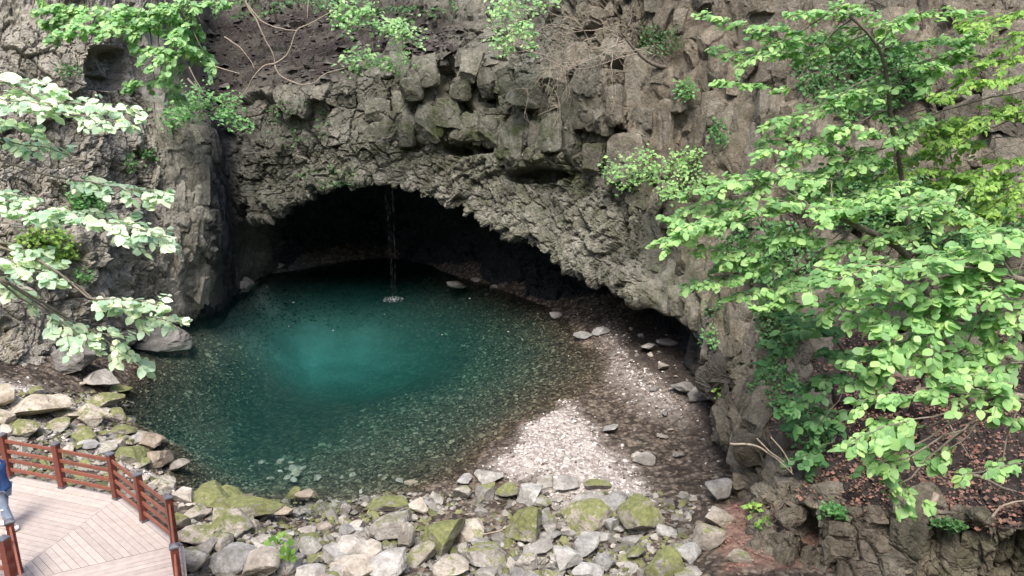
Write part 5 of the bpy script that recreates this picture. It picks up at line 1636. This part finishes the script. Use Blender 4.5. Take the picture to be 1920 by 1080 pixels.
for a in [('ivy','patch of bright ivy on the left cliff between the sunlit branches',168,372,34,30,7,'leaf_maple',700),
          ('ivy','ragged ivy on the lower left cliff behind the pale leaves',85,465,62,36,8,'leaf_lime',650),
          ('ivy','dark green ivy sheet on the right pillar beneath the hanging boughs',1462,605,40,60,9,'leaf_dark',900),
          ('fern','feathery fern tuft on the right pillar face',1455,725,46,40,8,'leaf_shade',420),
          ('fern','fern hanging below the low tree on the right cliff',1520,800,44,46,9,'leaf_shade',420),
          ('fern','fern growing beside the dark hole in the rocks at lower right',1560,975,26,30,9,'leaf_maple',160),
          ('seedling','small bright green seedling on the right pillar foot, upper of two',1410,957,13,11,11,'leaf_lime',26),
          ('seedling','small bright green seedling on the right pillar foot, lower of two',1427,984,13,11,11,'leaf_lime',26),
          ('weed','tiny weed growing on the edge of the right pillar over the cave floor',1354,732,8,8,8,'leaf_lime',26),
          ('weed','green tuft on the rock column left of the ivy sheet',1335,575,20,14,7,'leaf_shade',90),
          ('weed','weed tuft below the shrub on the right lip of the arch',1330,635,16,20,7,'leaf_maple',90),
          ('fern','dark fern on the ledge above the shrub by the arch',1135,290,22,14,7,'leaf_dark',160),
          ('weed','small plant on the ledge below the dead twigs',1287,168,22,18,7,'leaf_maple',150),
          ('weed','small plant in a cleft of the brown wall',1350,250,18,24,7,'leaf_shade',150),
          ('moss_clump','green clump on the brown ledge at the upper right',1235,75,40,30,6,'leaf_dark',420),
          ('weed','weed in the crack of the left cliff below the pale branches',278,290,12,10,7,'leaf_shade',60),
          ('weed','weed on the left cliff above the ripped bark coloured scar',248,308,12,14,7,'leaf_shade',60),
          ('weed','small pale weed low on the left cliff above the boulders',160,518,16,10,8,'leaf_maple',60),
          ('weed','small weed high in the niche of the left cliff',130,132,22,10,7,'leaf_shade',110),
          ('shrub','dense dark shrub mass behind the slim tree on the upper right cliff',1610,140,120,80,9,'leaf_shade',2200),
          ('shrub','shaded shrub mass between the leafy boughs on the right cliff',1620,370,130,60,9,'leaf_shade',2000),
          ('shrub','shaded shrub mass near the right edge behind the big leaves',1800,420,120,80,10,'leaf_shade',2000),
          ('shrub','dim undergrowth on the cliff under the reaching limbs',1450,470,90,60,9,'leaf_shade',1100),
          ('weed','sparse weeds along the rim over the arch left of centre',620,330,60,20,5,'leaf_shade',150),
          ('weed','sparse weeds on the wall over the left of the arch',560,230,60,50,5,'leaf_shade',220),
          ('weed','mossy weeds on the bottom right rocks',1760,1020,60,40,8,'leaf_shade',240)]:
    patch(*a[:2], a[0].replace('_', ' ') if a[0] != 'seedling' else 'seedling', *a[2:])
def floor_sprout(px, py, label):
    p = ground_hit(px, py) + np.array([0, 0, .25]); root = tag(empty('sprout', p), label, 'plant')
    n = 16; c = rng.normal(0, .09, (n, 3)) * np.array([1, 1, .5]) + np.array([0, 0, .12])
    leaf_merge('foliage', leaf_frames(c, nrmz(c) + np.array([0, 0, .1]), np.array([0, -.3, 1]) + rng.normal(0, .3, (n, 3)), rng.uniform(.10, .18, n)), 'ovate', 'leaf_lime', root, False)
    mb = MB(); mb.tube([(0, 0, -.25), (0, 0, .12)], [.008, .005], 4); mb.build('stem', M['bark'], root)
floor_sprout(528, 1048, 'bright green sprout growing among the pale boulders at the bottom')
floor_sprout(536, 1078, 'green sprout on the bottom edge below the other one')

# ---- bare wood
def bare(name, label, cat, paths, mat, r0=.03, r1=.012, seg=6):
    p0 = at(*paths[0][0]); root = tag(empty(name, p0), label, cat)
    for i, pt in enumerate(paths):
        P_ = np.array([at(*q) for q in pt]); P_ = catmull(P_, np.linspace(0, len(P_) - 1, 7 * len(P_))) if len(P_) > 2 else wobble(P_[0], P_[-1], 8, .03)
        P_ = P_ + fbm(P_ * 2.5, 2, 8)[:, None] * .03
        mb = MB(); k = r0 if i == 0 else r0 * .7
        mb.tube(P_ - p0, np.linspace(k, r1, len(P_)), seg); mb.build('trunk' if i == 0 else 'branch', M[mat], root, True)
    return root
y_ = 34.0
bare('bare_tree', 'bare curving grey limbs of a leafless tree over the dark scree', 'tree',
 [[(455,-40,y_),(462,5,y_),(482,42,y_),(497,75,y_),(510,98,y_),(515,120,y_)], [(515,120,y_),(495,124,y_),(475,145,y_),(457,175,y_),(430,195,y_)],
  [(515,120,y_),(540,100,y_),(556,58,y_),(580,45,y_),(622,22,y_)], [(515,122,y_),(526,142,y_),(560,157,y_),(590,154,y_),(610,138,y_),(645,128,y_)],
  [(462,5,y_),(490,40,y_),(530,55,y_),(556,58,y_)], [(580,-30,y_),(577,40,y_)], [(365,112,y_),(420,130,y_),(450,138,y_)], [(355,125,y_),(366,150,y_),(380,172,y_)], [(420,70,y_),(450,90,y_),(478,128,y_)]], 'twig', .05, .016)
def dead_shrub():
    y = 29.3
    root = tag(empty('dead_shrub', at(1265, 126, y)), 'leafless tangle of pale dry twigs spreading on the upper cliff', 'shrub'); L0 = np.array(root.location)
    mb = MB(); tr = np.array([at(*q) for q in [(1265,126,y),(1235,124,y-.2),(1205,108,y-.3),(1172,72,y-.4)]]); tr = catmull(tr, np.linspace(0, 3, 20))
    mb.tube(tr - L0, np.linspace(.09, .04, 20), 7); mb.build('trunk', M['bark_dark'], root, True)
    def grow(mb, p, d, L, r_, lev):
        n = 6; pts = [p]
        for i in range(n):
            d = nrmz(d + rng.normal(0, .20, 3) + np.array([0, 0, -.03])); pts.append(pts[-1] + d * L / n)
        mb.tube(np.array(pts) - L0, np.linspace(r_, r_ * .55, n + 1), 4)
        if lev > 0:
            for k in range(3 if lev > 1 else 3):
                j = rng.integers(2, n + 1)
                grow(mb, pts[j], nrmz(d + rng.normal(0, .6, 3)), L * rng.uniform(.45, .75), r_ * .62, lev - 1)
    for (a, b, c_, d_) in [((1172,75),(1080,60),0,0), ((1175,80),(1060,100),0,0), ((1190,95),(1090,130),0,0), ((1150,60),(1040,25),0,0), ((1160,70),(1110,150),0,0), ((1195,100),(1010,150),0,0), ((1120,70),(990,40),0,0), ((1172,72),(1165,20),0,0), ((1190,95),(1230,80),0,0), ((1100,110),(960,140),0,0), ((1080,80),(1000,90),0,0)]:
        A, B = at(*a, y - .4), at(*b, y - .6); mb = MB()
        grow(mb, A, nrmz(B - A), np.linalg.norm(B - A), .018, 3); mb.build('branch', M['twig'], root, True)
dead_shrub()
bare('hanging_root', 'thin dry roots dangling over the pale brown bulge right of centre', 'root',
 [[(1040,170,30),(1050,205,30),(1035,240,30)], [(1048,180,30),(1045,220,30),(1048,260,30)], [(1045,200,30),(1010,215,30)], [(1048,195,30),(1052,230,30)]], 'twig', .02, .008, 4)
bare('fallen_branch', 'forked bare branch leaning on the right pillar foot', 'branch', [[(1370,830,15.0),(1420,838,14.9),(1455,862,14.8),(1488,890,14.8)], [(1418,823,14.9),(1445,850,14.8),(1470,868,14.8)], [(1445,820,15),(1470,850,14.9),(1485,885,14.8)]], 'twig', .03, .012)
bare('fallen_branch', 'short thick broken log on the litter slope at lower right', 'branch', [[(1757,925,12.6),(1748,945,12.5),(1733,968,12.4)]], 'twig', .07, .05, 8)
bare('fallen_branch', 'long dark stick lying on the litter slope near the right edge', 'branch', [[(1822,893,12.6),(1860,903,12.5),(1905,925,12.4)]], 'bark_dark', .04, .02)
bare('fallen_branch', 'pale curved twig near the right edge of the litter slope', 'branch', [[(1860,970,12),(1885,945,12),(1925,938,12)]], 'twig', .025, .012)
bare('fallen_branch', 'thin twigs sticking out of the litter above the hanging leaves', 'branch', [[(1775,790,13.6),(1800,830,13.4),(1820,860,13.3)], [(1790,755,13.8),(1830,770,13.6)]], 'bark', .018, .008)
bare('fallen_branch', 'dry sticks caught on the rocks at the water line below the brown boulder', 'branch', [[(490,1000,15.6),(510,992,15.6),(538,985,15.7)], [(488,985,15.6),(492,1005,15.5)], [(480,1005,15.5),(500,1000,15.6)]], 'twig', .02, .008)
bare('fallen_branch', 'brown dry twig tuft between pale boulders at the bottom', 'branch', [[(1010,1060,14.1),(1025,1045,14),(1045,1055,14)], [(1015,1070,14),(1030,1050,14),(1040,1070,13.9)], [(1025,1045,14),(1020,1075,13.9)]], 'bark', .014, .006)
bare('fallen_branch', 'thin curved stick lying over the stream left of the egg shaped boulder', 'branch', [[(905,1000,15.2),(935,995,15.2),(955,985,15.3)]], 'twig', .018, .008)

# ---- leaf litter, one mass
def litter_stuff():
    lw = ATT['litter'] * (UU > 1380) * (VV > 2)
    m = np.where(lw > .3)[0]; pr = lw[m] / lw[m].sum()
    c = PD[rng.choice(m, 14000, p=pr)].astype(float); n_ = N.reshape(-1, 3)
    Pg = frame_ground(40000, 77); _, _, dr_ = dry_mask(Pg)
    g = Pg[dr_ > .5]; g = g[rng.choice(len(g), min(8000, len(g)), replace=False)] if len(g) else g
    c = np.concatenate([c + rng.normal(0, .03, c.shape), g + np.array([0, 0, .015])])
    n = len(c)
    nr = np.array([0, -.35, 1.0]) + rng.normal(0, .4, (n, 3))
    f = leaf_frames(c + np.array([0, 0, .02]), rng.normal(0, 1, (n, 3)) * np.array([1, 1, .3]), nr, np.clip(rng.lognormal(-2.75, .4, n), .03, .15))
    tag(leaf_merge('leaf_litter', f, 'small', 'litter', None), 'brown dead leaves covering the slope at the lower right', kind='stuff')
litter_stuff()

# ---- falling water
def streams(name, label, tracks, n, size, stretch, seed):
    r_ = np.random.default_rng(seed); Vs, Fs = [], []
    B = np.array([(0, 0, 1), (1, 0, 0), (0, 1, 0), (-1, 0, 0), (0, -1, 0), (0, 0, -1.0)]); T = np.array([(0, 1, 2), (0, 2, 3), (0, 3, 4), (0, 4, 1), (5, 2, 1), (5, 3, 2), (5, 4, 3), (5, 1, 4)])
    mb = MB()
    for tr in tracks:
        P_ = np.array(tr)
        for q in range(n):
            o_ = r_.normal(0, .05, 3) * np.array([1, 1, 0])
            c = catmull(P_, np.linspace(0, len(P_) - 1, 26)) if len(P_) > 2 else P_[0] + (P_[1] - P_[0]) * np.linspace(0, 1, 26)[:, None]
            c = c + o_ + np.cumsum(r_.normal(0, .006, (26, 3)), 0) * np.array([1, 1, 0])
            mb.tube(c, size * r_.uniform(.6, 1.3) * (1 + .5 * np.sin(np.arange(26) * r_.uniform(1, 2))), 5)
    return tag(mb.build(name, M['fall'], None, True), label, 'waterfall')
s0 = atz(738, 562, 0.0)
yl = s0[1]
ztop = at(738, 350, yl)[2]
streams('waterfall', 'thin double strand of water dropping from the arch into the pool', [[np.array([s0[0] + .10, yl, ztop]), np.array([s0[0] + .08, yl, 0])], [np.array([s0[0] - .22, yl + .1, ztop]), np.array([s0[0] - .12, yl + .1, 0.2])]], 3, .010, 12, 3)
tk = [at(421, 378, 35.4), at(428, 440, 35.5), at(436, 500, 35.4), at(446, 545, 35.3)]
streams('waterfall', 'small trickle running down the dark crack of the left cliff', [tk, [q + np.array([.12, 0, .1]) for q in tk]], 3, .014, 6, 4)
def splash(px, py, rx, ry, n, label, seed):
    c0 = atz(px, py, 0); r_ = np.random.default_rng(seed)
    n_ = n; a = r_.uniform(0, 6.28, n_); q = r_.random(n_) ** .7
    C_ = np.stack([c0[0] + np.cos(a) * q * rx, c0[1] + np.sin(a) * q * ry, .005 + .05 * r_.random(n_) ** 2], -1)
    me = scatter_rocks('splash', C_, r_.uniform(.005, .018, n_) * (1.5 - q), np.full((n_, 3), .8), .5, seed)
    me.materials.clear(); me.materials.append(M['foam'])
    tag(link('splash', me), label, 'splash', kind='stuff')
splash(737, 562, .5, .55, 650, 'white splash where the double strand meets the pool', 1)
splash(448, 549, .3, .6, 90, 'small splash at the foot of the trickle in the crack', 2)
# ---- leaves afloat
fl = mesh_np('floating_leaf', LG['ovate'][0], LG['ovate'][1], mat_simple('fallen_leaf', (.42, .42, .36), .6, .1), None, True)
for i, (px, py) in enumerate([(548,567),(826,508),(668,490),(655,470),(540,612),(1010,588),(830,628),(500,538),(625,620),(955,622),(720,590),(470,560),(590,505),(860,530),(803,522),(880,560),(1065,668)]):
    p = atz(px, py, .012); o = link('floating_leaf', fl)
    o.location = p; s = rng.uniform(.05, .10); o.scale = (s, s * 1.2, s); o.rotation_euler = (.1, 0, rng.uniform(0, 6.28))
    tag(o, 'pale fallen leaf afloat on the dark pool water', 'leaf', 'leaves floating on the pool')
print('TREES', [i[1] for i in info], 'objects', len(bpy.data.objects))
